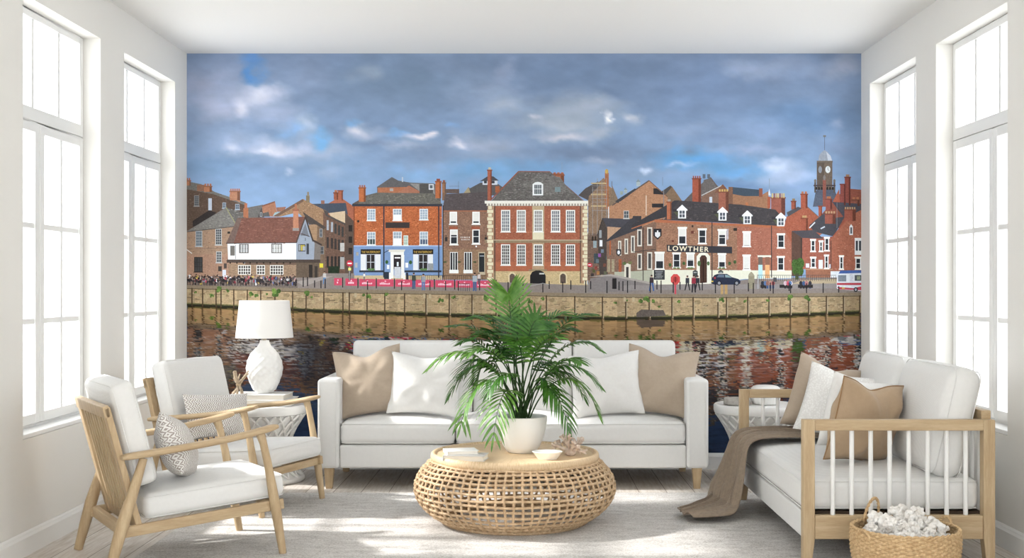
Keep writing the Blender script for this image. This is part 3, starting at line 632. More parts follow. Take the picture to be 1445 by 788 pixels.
for a in (635, 655): p.win(a, 356, a + 11, 384, 3, 1, 'e4e2da', '2b2b30', .8, 1.0, 5); p.rect(a - 1, 381, a + 12, 386, 'e4e2da', .03, 8)
p.rect(675, 356, 684.5, 388, 'b6a684', .1, 4).rect(676, 357.5, 683.5, 384, '26292c', .1, 6).rect(677, 361, 683, 362, 'b8bcc0', .05, 7)
for k, wd in enumerate((1.2, .9, 1.4, 1.1, .8, 1.5)): p.rect(650 + k * 2.3, 334.2, 650 + k * 2.3 + wd, 336.2, 'c8c2b8', .05, 5); p.rect(651 + k * 2, 337.6, 651 + k * 2 + wd, 339.2, 'c8c2b8', .05, 5)
for x, y in ((628, 335), (684, 335)): p.rect(x, y, x + 3.5, y + 6, '332e2c', .1, 5).rect(x + 1.2, y - 3, x + 2, y, '332e2c', .1, 5)
for x in (628, 648, 670): p.disc(x, 370, 2.6, 1.4, '4a5230', 6, 8, .3)
p.rect(624.5, 290, 626, 392, '3f302a', .1, 6).disc(672, 348, 1.2, 1.3, 'e8e8e0', 6)
p.speckle([(625, 299), (690, 299), (690, 395), (625, 395)], ['a4785c','6a4a3a','b48a68','7c5a48','9c6a4c'], 480, 3.5).speckle([(626, 296), (629, 274), (688, 271), (690, 296)], ['62585a','453c3c'], 90, 3.5, (1, 4))
p.build()
p = Print('printed_town_house', 40, 'large symmetrical red brick house with a hipped roof and cream corner stones in the mural')
p.chimney(780, 247, 796, 268, 'a85c38', 3, 'b0603c', 0).rect(780, 245, 796, 248, '8c4a30', .1, 2).line((793, 229), (793, 240), .4, '8a8e94', 0)
p.poly([(692, 285), (732, 242), (776, 242.5), (824, 285)], '5f5a55', .3, 3).line((690, 285), (732, 242), 1.7, '8e4a38', 4).line((732, 242), (776, 242.5), 1.2, '8e4a38', 4).line((776, 242.5), (825, 285), 1.0, '7a564a', 4)
p.poly([(735, 262), (762, 246), (790, 250), (806, 272), (770, 276)], '6b6660', .3, 4).rect(783, 264, 791, 271, '6f8484', .1, 5).rect(716, 263, 723, 270, '5c5753', .2, 5)
p.poly([(751.5, 276), (751.5, 260), (755, 257.5), (759, 256.8), (763, 257.5), (766.5, 260), (766.5, 276)], 'dcdcd8', .03, 5).rect(754, 261, 764, 274, '3f4a50', .1, 6).rect(758.6, 260, 759.4, 274, 'dcdcd8', .02, 7).rect(754, 266.5, 764, 267.2, 'dcdcd8', .02, 7).rect(756, 261, 756.5, 274, 'dcdcd8', .02, 7).rect(761.4, 261, 762, 274, 'dcdcd8', .02, 7)
p.rect(690, 290, 829, 383, 'a3563a', .2, 3).rect(688, 382, 829, 405, 'c0a470', .2, 3).rect(690, 370, 829, 383, 'b05c3a', .14, 4)
p.rect(684, 283.5, 834, 287.5, 'dcd6c6', .04, 6).rect(686, 287.5, 832, 291, '8d8272', .1, 6)
for k in range(36): p.rect(687 + k * 4.05, 287.5, 689 + k * 4.05, 290.5, 'dad2c0', .04, 7)
p.rect(751, 291, 768, 340, 'b49a72', .12, 4).rect(752, 328, 767, 338, 'd8cca6', .06, 5).rect(751, 343, 768, 383, 'b08c66', .12, 5)
p.rect(684, 338.5, 832, 343, '8e7656', .15, 6).rect(686, 338.5, 830, 339.6, 'b8a684', .05, 7)
for j in range(22):
    y = 291 + j * 5.3
    if y > 398: break
    wd = 7 if j % 2 else 5
    p.rect(689 - (j % 2) * 1.5, y, 689 + wd, y + 4.4, 'd6c9a2', .08, 7).rect(829 - wd, y, 829 + (j % 2) * .5, y + 4.4, 'd6c9a2', .08, 7)
p.rect(688, 291, 697, 400, 'a87e5c', .1, 5).rect(820, 291, 829, 400, 'a87e5c', .1, 5).rect(697.5, 291, 699, 400, '4c4038', .1, 6).rect(818.4, 291, 819.8, 400, '4c4038', .1, 6)
for a in (707, 729, 753, 777.5, 798.5):
    p.win(a, 296.5, a + 13, 327.5, 4, 6, 'e2dfd6', '6a6f76' if a in (707, 777.5, 798.5) else '84807c', 1.5, .6, 7); p.win(a, 345, a + 13, 374.5, 4, 6, 'e2dfd6', '4c4846', 1.5, .6, 7)
p.poly([(748, 404), (748, 389), (751, 384), (756, 382), (762, 382), (767, 384), (770, 389), (770, 404)], '201e20', .05, 7).rect(746, 380.5, 772, 382.5, '8c7a58', .1, 6).rect(761, 385.5, 768, 387.5, 'b8b8b0', .05, 8)
for a, c_ in ((718.5, 727), (790, 799)): p.poly([(a - 1, 400), (a - 1, 388), (a + 2, 384.5), (c_ - 2, 384.5), (c_ + 1, 388), (c_ + 1, 400)], 'd2bf92', .1, 7).poly([(a + .6, 400), (a + .6, 389), (a + 3, 386.5), (c_ - 3, 386.5), (c_ - .6, 389), (c_ - .6, 400)], '5c4a3e', .2, 8)
p.speckle([(698, 292), (819, 292), (819, 368), (698, 368)], ['b86a48','8c4630','c47c58','7c4030'], 620, 3.5).speckle([(696, 284), (732, 244), (776, 244), (820, 284)], ['78726a','4c4844','86807a','5c4e4a'], 420, 4.5, (1, 4)).speckle([(690, 384), (829, 384), (829, 404), (690, 404)], ['d4bc88','a88c5c','cab07c'], 160, 3.5, (1, 4))
p.build()
p = Print('printed_scaffolded_gable', 50, 'stone gable behind scaffolding and a narrow street of shops in the mural')
p.poly([(830, 283), (830, 277), (842, 260), (852, 251), (858, 262), (864, 266), (872, 284), (880, 300), (880, 398), (830, 402)], '87694f', .3).poly([(816, 276), (826, 266), (844, 256), (846, 262), (831, 277), (830, 283)], '4e4744', .15, 1).poly([(864, 262), (873, 284), (860, 290)], '7c6650', .2, 1).line((863.5, 256), (863.5, 264), .7, '5c5044', 2)
p.rect(853.5, 244, 859, 295, 'a46038', .2, 2).disc(856, 242, 2.6, 3.4, 'b8923e', 3, 8, .3)
for y in (258, 273.5, 290): p.rect(834, y, 856, y + 2, 'b89c6a', .1, 3)
for x in (836, 842.5, 849, 855.5): p.rect(x, 252 + (12 if x < 840 else 0), x + .7, 332, '8a8684', .1, 3)
for y in (262, 268, 280, 285, 297): p.rect(835, y, 857, y + .6, '8a8480', .1, 3)
p.rect(829, 330, 858, 345, '6e5646', .25, 1).rect(829, 338, 850, 340, '5a4436', .1, 2)
for x in (835, 839, 843, 847): p.poly([(x, 340), (x, 335), (x + 1.3, 333), (x + 2.6, 335), (x + 2.6, 340)], '30261f', .1, 3)
p.rect(829, 345, 846, 396, '705444', .3, 1).rect(837, 340, 842, 350, '8a9a9c', .2, 3).rect(838, 358, 846, 372, '39464a', .3, 3)
p.speckle([(830, 283), (852, 252), (872, 284), (880, 300), (880, 398), (830, 398)], ['9c7c60','6c523e','ac8c6c'], 220, 1.5)
p.build()
p = Print('printed_gabled_warehouse', 60, 'broad plain brick gable rising behind the street in the mural')
p.poly([(936, 272), (948, 263), (962, 283), (962, 300), (936, 300)], '7d6148', .2).poly([(928, 274), (946, 262), (948, 264), (938, 276)], '4a4542', .1, 1).line((935, 250), (935, 262), .4, '5c6068', 1)
p.poly([(858, 292), (866, 289), (916, 255), (942, 278), (942, 318), (858, 330)], 'ac7652', .2, 1).line((864, 290), (916, 255), 1.8, '5c4c44', 2).line((916, 255), (942, 278), 1.0, '6a4c3c', 2).poly([(868, 284), (896, 266), (898, 268), (872, 287)], '3e3c3e', .1, 2)
p.poly([(922, 266), (927, 266), (938, 275), (922, 274)], '2c2a2c', .1, 3).rect(920, 287.5, 937, 293, '2c2a2c', .1, 3).rect(911, 276, 912.6, 304, 'c8b094', .1, 3).win(880, 297.5, 887.5, 308.5, 2, 2, 'bcbcb6', '3e4850', .8, .5, 3).rect(858, 292, 859.5, 312, 'c8c4bc', .1, 3)
p.rect(898, 257, 903.5, 263, '9aa8aa', .1, 3).poly([(897.5, 257), (900.5, 253), (904, 257)], '78888c', .1, 3).rect(875, 270, 879, 275, '8a988a', .1, 3).rect(880.5, 268, 885, 273, '96a4a4', .1, 3).poly([(880, 268), (882.5, 265), (885.5, 268)], '78888c', .1, 3)
p.poly([(843, 332), (850.5, 308), (857.5, 324), (857.5, 392), (846, 388)], '473c37', .2, 4).line((843, 332), (850.5, 308), 1, '2a2624', 5).rect(845.5, 325, 849, 336, '8a8e90', .2, 5).rect(846, 339, 850, 348, 'dcdcdc', .05, 5)
p.poly([(850, 308), (893, 309), (893, 322), (857, 322)], '45434a', .12, 4).poly([(857, 320), (884, 322), (857, 339)], 'b58a68', .15, 5).rect(893, 305, 905, 312, '3a383c', .1, 4)
for x, y, c in ((832, 372, 'c04848'), (836, 380, '50502a'), (841, 366, '5a6a70'), (844, 358, '8a4a9a'), (848, 352, '6a7a8a'), (851, 372, '704030'), (842, 383, 'b07038'), (852, 383, '5a5a40'), (857, 352, 'c8b8a8'), (855, 362, '3a6058'), (839, 376, '8a3a30'), (834, 386, '3a3030'), (848, 388, 'b09868')): p.rect(x, y, x + 4, y + 5, c, .3, 6)
p.speckle([(860, 292), (916, 257), (941, 279), (941, 316), (860, 326)], ['c08c66','94603f','b47e5a','8a6048'], 300, 2.5)
p.build()
p = Print('printed_corner_pub', 70, 'long brick pub with white lintels, dormers and a cream base in the mural, lettered LOWTHER')
# behind its roof
p.poly([(962, 287), (986, 262), (1003, 250), (1012, 262), (1036, 280), (1036, 292)], '5f5450', .2).chimney(977, 252, 989, 288, 'a44c34', 4, '9a4834', 1).poly([(988, 282), (993, 254), (1002, 252), (1011, 264), (1000, 276), (990, 280)], '645c58', .25, 1).rect(991.5, 246, 995.5, 252, '56606c', .1, 2).rect(998, 246, 1002, 252, '56606c', .1, 2).poly([(990, 278), (1012, 264), (1024, 264), (1024, 290), (990, 290)], '7c5a48', .2, 2).line((990, 276), (1018, 262), 1.2, 'b8b4b0', 3).rect(1001, 278, 1005, 287, 'c0c8d0', .05, 4).poly([(1008, 272), (1020, 260), (1030, 272)], '7e4e38', .2, 3)
p.chimney(1014, 271, 1028, 300, '9c5640', 4, 'c8a04c', 6).poly([(1032, 264), (1072, 268), (1074, 282), (1034, 279)], '3c4a58', .1, 2).rect(1028, 264, 1034, 292, '7a523c', .2, 3).poly([(1034, 274), (1050, 277), (1072, 277), (1084, 270), (1086, 296), (1034, 294)], '9a6848', .2, 3).rect(1071, 266, 1076, 278, '8c4a34', .15, 3).rect(1052, 286, 1056, 292, 'b8683c', .1, 4).line((1085.5, 252), (1085.5, 274), .6, '7c8894', 1).poly([(1083.5, 276), (1085.5, 266), (1087.5, 276)], 'c0c8d0', .05, 2)
p.chimney(1088, 279, 1108, 304, '9a5240', 0, lay=3)
for k in range(7): p.rect(1089 + k * 2.7, 273, 1090.8 + k * 2.7, 279.5, ('c8a84c', '8c4c3c', 'b88c4c')[k % 3], .1, 4)
p.rect(1083, 278, 1087, 294, 'a85034', .15, 4)
# side wing
p.poly([(856, 340), (893, 326), (926, 312), (926, 385), (893, 386), (856, 384)], '7f5d4a', .28, 4).poly([(867, 384), (893, 383), (926, 381), (926, 403), (893, 396), (867, 391)], 'a9aa90', .08, 5)
p.poly([(853, 342), (893, 307), (906, 316), (906, 322), (857, 341)], '3d3b40', .12, 5).poly([(891, 318), (952, 283), (958, 283), (942, 306), (926, 310), (893, 323)], '3b383b', .12, 6).line((891, 323), (926, 310.5), 1.4, 'b2623c', 8)
for a, b, c_, d in ((914, 322, 919.5, 346), (900, 325, 905, 347), (891, 334, 895, 356), (882, 338, 885.5, 358), (873, 341, 876, 360), (914, 357, 919.5, 380), (900, 359, 905, 380)): p.rect(a - .8, b - 1, c_ + .8, d + 1, 'cfc8b6', .05, 6).rect(a + .8, b + 1, c_ - .8, d - 1, '4a4644', .15, 7)
for x in (857, 863, 873): p.rect(x, 366, x + 4, 384, ('a8502c', '8a9a9c', '9a8a6a')[int(x) % 3], .3, 6)
p.rect(860, 340, 862, 360, 'b0542c', .1, 6).rect(881, 372, 890, 397, 'd4cdb8', .05, 6).rect(883.5, 377, 887, 397, '3a3432', .1, 7).disc(881, 372, 3, 2.4, '5a6a3a', 8, 8, .3).disc(889, 371, 3, 2.4, '6a6a3a', 8, 8, .3)
p.line((893, 356), (926, 352), .8, '3c3634', 7).line((907.5, 321), (907.5, 398), 1.1, '3a302c', 7).poly([(869.5, 352), (876.5, 352), (876.5, 359), (873, 362), (869.5, 359)], '2c2a2e', .1, 7).disc(873, 356.5, 2, 3, 'd8d8d8', 8, 8)
# main front
p.poly([(926, 311), (1117, 320), (1117, 384), (926, 384)], '9a6a4e', .28, 4).poly([(1040, 316), (1117, 320), (1117, 384), (1040, 384)], 'a65f48', .2, 5).poly([(921, 381), (1117, 382), (1117, 393), (1050, 394), (1000, 401), (921, 403)], 'dcd9bf', .04, 6)
p.poly([(938, 309), (955, 283), (1045, 289), (1094, 296), (1118, 321), (1030, 315), (926, 310)], '423d3f', .14, 5).poly([(924, 310), (1118, 320), (1118, 323), (924, 314)], 'b4603a', .12, 7)
p.chimney(941, 285, 947.5, 310, 'b2603c', 1, 'a09080', 6).rect(936, 268, 937, 310, '777a80', .1, 5)
for cx, y in ((962.5, 289), (1019.5, 292), (1054.5, 297), (1102, 300)):
    p.poly([(cx - 7.5, y + 7), (cx, y), (cx + 7.5, y + 7), (cx + 7.5, y + 8.5), (cx - 7.5, y + 8.5)], 'e6e6e4', .03, 8).rect(cx - 5.6, y + 7, cx + 5.6, y + 19.5, 'e2e2e0', .03, 8).rect(cx - 3.6, y + 8.5, cx + 3.6, y + 18, '48505a', .1, 9).rect(cx - .4, y + 8, cx + .4, y + 18, 'e2e2e0', .02, 10).rect(cx - 3.6, y + 12.8, cx + 3.6, y + 13.6, 'e2e2e0', .02, 10).rect(cx - 13, y + 6, cx - 5.6, y + 10, '353236', .1, 7).poly([(cx - 12, y + 10), (cx - 5.6, y + 10), (cx - 5.6, y + 18)], '50543c', .2, 7)
for a, b, c_, d, bl in ((957, 322, 968.5, 345, .5), (985.5, 324, 996.5, 344, 0), (1013.5, 325, 1024.5, 346, .3), (1048.5, 328, 1059, 348, .97), (1097, 331, 1107, 350, 0),
                        (924.5, 357, 937, 380, .5), (949.5, 358, 960, 378, 0), (969, 358, 979.5, 377, .45), (1013.5, 359, 1024, 378, .6), (1048.5, 361, 1058.5, 381, .97), (1097, 363, 1106.5, 382, 0)): p.sash(a, b, c_, d, bl, True, 7)
p.poly([(983, 401), (983, 362), (987, 357.5), (992, 356.5), (998, 357.5), (1002, 362), (1002, 400)], 'dedac6', .05, 7).poly([(987.5, 400), (987.5, 364), (990, 360.5), (995, 360.5), (997.5, 364), (997.5, 399)], '4a2e24', .15, 8).disc(986.5, 372, 2.4, 4, '4a6638', 9, 8, .3).disc(999.5, 372, 2, 3, '4a6638', 9, 8, .3).rect(991.8, 366, 993.2, 398, '2a1a16', .1, 9)
p.rect(1069, 360.5, 1089, 363.5, 'dcdac6', .04, 7).rect(1070, 363, 1076, 376, '6a5a50', .1, 8).rect(1080, 363, 1086, 376, '8a5a44', .1, 8).rect(1070, 374, 1076, 393, 'a8d4d6', .04, 8).rect(1079.5, 374, 1086, 393, 'e2a264', .06, 8).rect(1088, 319, 1089.3, 392, '3c3434', .1, 8).rect(1004, 314, 1005.4, 400, '3c3434', .1, 11)
p.poly([(941, 345.5), (1033, 348.5), (1033, 358), (941, 355.5)], '35343a', .06, 9)
p.poly([(922, 323), (933.5, 323), (933.5, 333), (928, 338.5), (922, 333)], '232429', .05, 8).poly([(924.3, 328), (931.5, 328), (931.5, 333), (928, 336), (924.3, 333)], 'd8d8d6', .05, 9).rect(927, 325.5, 929, 329, 'd8d8d6', .05, 9)
p.rect(922.5, 381, 938, 395, '35373a', .1, 9)
for k in range(5): p.rect(924.5 + (k % 2), 383 + k * 2.2, 935.5 - (k % 3), 384 + k * 2.2, '8a8c8c', .3, 10)
for x, y in ((981, 381), (1017, 381)): p.poly([(x - 3.5, y + (11 if x < 1000 else 5)), (x - 3.5, y + 2), (x, y), (x + 3.5, y + 2), (x + 3.5, y + (11 if x < 1000 else 5))], '3a403e', .1, 8).rect(x - 2.2, y + 3, x + 2.2, y + 4.4, '9aa09c', .1, 9)
for x, y in ((945.5, 374), (965, 372), (1029.5, 372), (1037, 370)): p.disc(x, y, 2.2, 2.6, '3d5a2c', 8, 8, .3)
for x in (952, 957, 972, 976, 1016, 1021): p.disc(x, 378.5, 2.4, 1.2, '5a7a3c', 12, 8, .4)
p.rect(975, 326, 979, 330, '6a3428', .1, 8).rect(1035, 322, 1040, 326, '2c2624', .1, 8).rect(948, 339, 951, 342, '6a3428', .1, 8).rect(976, 318, 978.5, 321, '3a2c28', .1, 8).poly([(1024.5, 324), (1028, 323), (1028, 338), (1025, 339)], 'b0a4a8', .2, 8)
p.speckle([(926, 314), (1040, 318), (1040, 382), (926, 380)], ['b4805c','805442','c49470','8a5a44','a8684c'], 640, 6.5).speckle([(1040, 322), (1117, 324), (1117, 381), (1040, 381)], ['b87258','904a36','c08468'], 380, 6.5).speckle([(940, 308), (956, 285), (1094, 297), (1114, 319)], ['524c4c','343032','5c5450'], 200, 5.5, (1, 4)).speckle([(858, 345), (893, 332), (924, 320), (924, 380), (867, 384)], ['96705a','684a3a'], 200, 5.2)
p.build()
p = Print('printed_clock_tower', 92, 'dark stone clock tower with a grey domed top in the mural')
p.line((1163.5, 191), (1163.5, 216), .7, '565c66', 0).rect(1161.5, 191, 1165.5, 193.5, '6c6a60', .1, 0)
p.poly([(1147, 292), (1151, 270), (1160, 262), (1176, 264), (1186, 290)], '4e5564', .2).rect(1152.5, 228, 1174, 268, '5a4c40', .2, 1).poly([(1163, 228), (1174.5, 229), (1174.5, 266), (1163, 268)], '6a594a', .2, 2)
p.poly([(1154.5, 228), (1156, 219), (1160, 214.5), (1163.5, 212), (1167.5, 214.5), (1172, 220), (1174.5, 228)], '8c929c', .15, 3).poly([(1166, 214.5), (1172, 220), (1174.5, 228), (1168.5, 228)], 'b4bac2', .1, 4).rect(1152.5, 227, 1175, 229.5, '6c5e50', .1, 4)
p.disc(1157.3, 239.5, 2.6, 5, '7e8288', 4, 14).disc(1168.2, 239.5, 3.6, 5, 'cdd0cc', 4, 14, .04).line((1168.2, 239.5), (1168.2, 236), .5, '33302c', 5).line((1168.2, 239.5), (1170, 241), .5, '33302c', 5)
for x in (1149, 1176): p.rect(x, 257, x + 2.6, 272, '57493e', .15, 3).disc(x + 1.3, 255.5, 1.7, 2.6, '6e6458', 4, 8)
p.rect(1148, 261, 1179, 263, '46393', .1, 4) if False else p.rect(1148, 261, 1179, 263, '46393a', .1, 4)
for k in range(7): p.poly([(1150.5 + k * 3.9, 268), (1150.5 + k * 3.9, 265), (1151.8 + k * 3.9, 263.5), (1153 + k * 3.9, 265), (1153 + k * 3.9, 268)], '2a2422', .1, 5)
p.rect(1161, 254, 1165.5, 292, '8a4a3c', .2, 6).disc(1163.2, 251, 1.8, 4, '77706a', 7, 8)
p.build()
p = Print('printed_red_brick_terrace', 104, 'red brick gabled houses with many chimneys at the right edge of the mural')
p.poly([(1106, 322), (1110, 306), (1118, 300), (1136, 289), (1158, 309), (1160, 330), (1140, 345), (1118, 345)], 'a55238', .2).line((1136, 289), (1158, 309), 1, '6a5a50', 1).chimney(1116.5, 284, 1123, 296, '9a4a34', 1, '8c7450').poly([(1110, 300), (1126, 292), (1132, 294), (1112, 306)], '4a484c', .12, 1).chimney(1130, 274, 1139.5, 294, 'a44c34', 2).chimney(1155, 291, 1160, 306, 'a84c30', 0)
p.poly([(1158, 304), (1176, 284), (1192, 266), (1216, 268), (1216, 320), (1160, 324)], '8e4836', .2, 0).poly([(1174, 285), (1216, 288), (1216, 306), (1190, 306)], '45434c', .12, 2).chimney(1185.5, 260, 1193, 290, '93443a', 0).chimney(1192, 250, 1200, 290, '8c4034', 1, '9a6c4c').chimney(1202, 282, 1213, 291, '8a4a38', 2).chimney(1165, 281, 1174, 296, '94483c', 1, lay=2).poly([(1175, 285), (1184, 267), (1185, 287)], 'b0543a', .15, 1)
p.poly([(1142, 318), (1164, 300), (1174, 308), (1192, 306), (1176, 334), (1148, 327)], '454349', .14, 3).line((1142, 322), (1150, 314), 1.6, 'c8cccc', 4).line((1158, 323), (1164, 320), 1.8, 'b8c0c8', 4)
p.chimney(1164, 302, 1179, 316, '9a4e3c', 4, 'b88c60', 4).chimney(1130.5, 308, 1140, 328, 'a04e36', 1, 'b89058', 5)
p.poly([(1117, 326), (1132, 336), (1132, 390), (1117, 390)], '5c4034', .2, 4).poly([(1132, 335), (1174, 334), (1174, 380), (1132, 380)], 'a05440', .2, 4).poly([(1117, 326), (1148, 325), (1162, 337), (1132, 336)], '4b474c', .12, 6)
p.poly([(1173, 336), (1199, 305), (1216, 296), (1216, 392), (1173, 385)], 'a55a40', .2, 5).line((1173, 337), (1199, 304), 1.2, 'a64c34', 6).chimney(1191.5, 296, 1207.5, 312, 'a0503c', 5, 'b88c60', 7).line((1181, 286), (1181, 322), .5, '888c90', 6)
for a, b, c_, d in ((1144, 339, 1150.5, 355), (1156, 341, 1161, 355), (1163.5, 336, 1170, 354), (1144, 364, 1151, 378), (1163.5, 361, 1169, 379), (1184.5, 362, 1190, 380), (1207, 364, 1215, 380)): p.sash(a, b, c_, d, 0, True, 8)
p.rect(1155, 367, 1161, 380, 'd8d8d8', .04, 8).rect(1137, 372, 1142, 378, 'd0d0d4', .04, 8).rect(1170, 373, 1173, 379, 'd0d0d4', .04, 8)
p.poly([(1198.5, 332), (1198.5, 320), (1201, 316.5), (1203.5, 320), (1203.5, 332)], 'dcdcd8', .04, 8).rect(1199.8, 321, 1202.2, 330, '48505a', .1, 9).rect(1206, 336, 1216, 360, 'dcdcd8', .04, 8).rect(1207.5, 340, 1210.5, 354, '353a42', .1, 9).rect(1212, 340, 1215, 354, '353a42', .1, 9)
p.rect(1130, 336, 1131.4, 385, '3c302c', .1, 7).rect(1172, 340, 1173.2, 380, '5c3a30', .1, 9)
p.rect(1137, 380, 1175, 394, '9c5f44', .2, 7).rect(1136, 379.5, 1175, 381, 'b48462', .1, 8).rect(1172, 383, 1184, 393, 'd4d8da', .05, 8).rect(1117, 392, 1182, 399, '7c7068', .25, 8)
for cx, cy, rx, ry in ((1122, 373, 5, 7), (1129, 372, 6, 8), (1124, 382, 6, 7), (1130, 383, 4, 6)): p.disc(cx, cy, rx, ry, '3f6224', 9, 12, .5)
p.rect(1122, 386, 1127, 396, '3e4a28', .3, 9)
p.speckle([(1112, 325), (1136, 292), (1158, 312), (1158, 330), (1118, 343)], ['b86a4c','8a4430'], 120, .5).speckle([(1133, 338), (1173, 336), (1173, 379), (1133, 379)], ['b46a54','844030'], 110, 5.5).speckle([(1175, 336), (1199, 308), (1215, 300), (1215, 390), (1175, 384)], ['ba7052','8c4c36','c48064'], 240, 5.5)
p.build()

# --- street, people, vehicles, barriers
def along(pts, x):
    for (a, b), (c_, d) in zip(pts, pts[1:]):
        if x <= c_: return b + (d - b) * (x - a) / (c_ - a)
    return pts[-1][1]
TOPL = [(263, 402.5), (480, 408.5), (740, 412.5), (860, 415), (1010, 415.5), (1217, 413)]
WATL = [(263, 431), (480, 440.5), (700, 447), (860, 450), (1010, 448.5), (1217, 441.5)]
p = Print('printed_street', 116, 'paved riverside street of the mural')
p.poly([(263, 392), (450, 392), (460, 386), (500, 386), (500, 394), (690, 398), (829, 403), (833, 396), (860, 391), (905, 398), (925, 402), (1000, 401), (1060, 394), (1217, 396)] + [(x, y + 1) for x, y in TOPL[::-1]], '84776f', .12)
p.poly([(833, 393), (862, 389), (925, 403), (890, 412), (829, 412)], '7c7370', .12, 1).poly([(830, 391), (862, 387), (925, 400), (925, 403), (862, 390)], 'a0948a', .1, 2).poly([(263, 398), (420, 400), (420, 408), (263, 404)], '6f6158', .2, 1).poly([(418, 398), (452, 391), (470, 390), (430, 404)], '9a8d84', .1, 1).poly([(1130, 396), (1182, 394), (1182, 403), (1110, 404)], 'b09b78', .1, 1)
p.poly([(880, 403), (1217, 400), (1217, 407), (880, 410)], '8a807c', .1, 1)
p.build()
p = Print('printed_crowd', 120, 'dense crowd seated at outdoor tables in the mural')
for k in range(330):
    x = rnd.uniform(264, 418); y = rnd.uniform(390, 401) + (x - 263) * .01
    c = rnd.choice(['2c2628', '3a3438', '241f22', '4a3c38', '5a4a48', '2a2c38', '6a5248', '8a6a58', '3c2c2c'] if rnd.random() < .78 else ['c84a5a', 'd8d4d0', '8aa0c0', 'c07880', '5a6aa0', 'b8a08c', 'a83040', 'd0b040'])
    p.disc(x, y, rnd.uniform(.9, 2.4), rnd.uniform(1.2, 2.6), c, rnd.randint(0, 3), 7, .2)
for k in range(80):
    x = rnd.uniform(264, 418); p.disc(x, rnd.uniform(387.5, 393), .9, 1.1, rnd.choice(['b08a74', '3a2c28', 'a07864', '5a4034']), 4, 6, .1)
for k in range(40): x = 264 + k * 3.95; p.rect(x, 393, x + .7, 403.5, '241f1e', .1, 5)
p.build()['kind'] = 'stuff'
p = Print('printed_barrier', 120, 'red banner barriers in front of the pub in the mural')
for a, b, y in ((471.5, 482.5, 392.6), (487.5, 504, 393.2), (507, 530, 393.8), (532, 555.5, 394.2), (558, 582, 394.6), (586.5, 612, 395), (614.5, 640.5, 395.4), (643, 668, 395.8), (670, 699, 396)):
    p.poly([(a, y), (b, y + .3), (b, y + 10.5), (a, y + 10.2)], 'd8405c', .1, 0)
    for k in range(int((b - a - 7) / 2.1)): p.rect(a + 4 + k * 2.1, y + 5.2 - .8 * math.sin(k), a + 5.5 + k * 2.1, y + 7.6, 'f0c4cc', .1, 1)
    p.disc((a + b) / 2, y + 3, 1.2, .9, 'f0b8c2', 1, 6); p.rect(b + .4, y - 1, b + 1.8, y + 13.5, '2a2426', .1, 2)
for x in (518, 566, 606, 628, 646, 676): p.rect(x, 397, x + 1.5, 410, '2a2426', .1, 3)
for k in range(6): p.rect(647 + k * 3, 401, 647.7 + k * 3, 411.5, '3c3a40', .1, 4)
p.rect(647, 400.4, 663, 401.2, '3c3a40', .1, 4)
for x in range(576, 686, 3): p.rect(x, 389, x + .5, 396, '2f2a2a', .1, 4)
p.rect(576, 388.6, 686, 389.3, '2f2a2a', .1, 4)
p.build()
def figure(p, x, y0, y1, shirt, legs, hair='3a2a24', stride=0, lay=0):
    h = y1 - y0; p.disc(x, y0 + h * .08, h * .065, h * .08, 'b88a72', lay + 2, 8, .05).disc(x, y0 + h * .045, h * .07, h * .05, hair, lay + 3, 8, .05)
    p.poly([(x - h * .12, y0 + h * .17), (x + h * .12, y0 + h * .17), (x + h * .13, y0 + h * .5), (x - h * .13, y0 + h * .5)], shirt, .15, lay + 1)
    for s_ in (-1, 1): p.poly([(x - h * .1 if s_ < 0 else x, y0 + h * .48), (x if s_ < 0 else x + h * .1, y0 + h * .48), (x + s_ * h * (.06 + stride) + h * .03, y1), (x + s_ * h * (.06 + stride) - h * .04, y1)], legs, .1, lay)
for x, y0_, y1_, c, l_, st, lb in ((458, 383, 401, 'b8b0a8', '4a7ab0', .02, 'person in a grey top and blue trousers walking'), (584, 385, 408, '3c4238', '35507c', 0, 'person in a dark top standing'), (597.5, 386.5, 410, '8e929c', '4a6ea4', 0, 'person in a grey jacket and blue jeans'), (670, 385, 411, '9aa4aa', '3c5c8a', 0, 'person in a pale grey jacket and blue jeans'), (676, 385, 402, 'c8b8b0', '4a4a50', 0, 'person in a pale top'), (514, 385, 396, 'd8d4cc', '6a6060', 0, 'person in a white top'), (493.5, 383, 396, '3a2c30', '2c2a30', 0, 'person in dark clothes'),
                          (919.5, 388, 411, '3c2f34', '2c5a9c', .07, 'person in a dark top and blue jeans walking'), (970, 389, 410, '34363e', '26262a', .1, 'person in a dark grey jacket walking'), (979, 388, 413, '9c2838', '26222a', .03, 'person in a red jacket pushing a buggy'), (984.5, 389, 410, '2c2a30', '2a2a2e', .1, 'person in a dark coat walking')):
    p = Print('printed_person', 130, lb); figure(p, x, y0_, y1_, c, l_, stride=st); p.build()
p = Print('printed_seated_people', 130, 'people seated on benches by the river in the mural')
for x, c in ((1076, '2c3038'), (1080, '4a6a9c'), (1083, '8a5a4c'), (1087, 'b07868'), (1091, '9c3c40'), (1108, 'c8a8b0'), (1112, 'c84858'), (1116, 'd8d0d0'), (1115, '4a6ea4'), (1130, '2c2a30'), (1134, '3a5480'), (1138, 'b06868'), (1143, '34343c')):
    p.disc(x, 400, 2.4, 3.4, c, 1, 8, .2).disc(x, 395.4, 1.3, 1.5, 'a07860', 2, 7).rect(x - 1.4, 402, x + 1.4, 407.5, '35507c' if x % 2 else '2c2a30', .1, 0)
for a, b in ((1073, 1080), (1100, 1118), (1126, 1147)): p.rect(a, 402, b, 406.5, '2c2626', .1, 0)
p.build()
p = Print('printed_car', 130, 'dark navy hatchback parked in the mural')
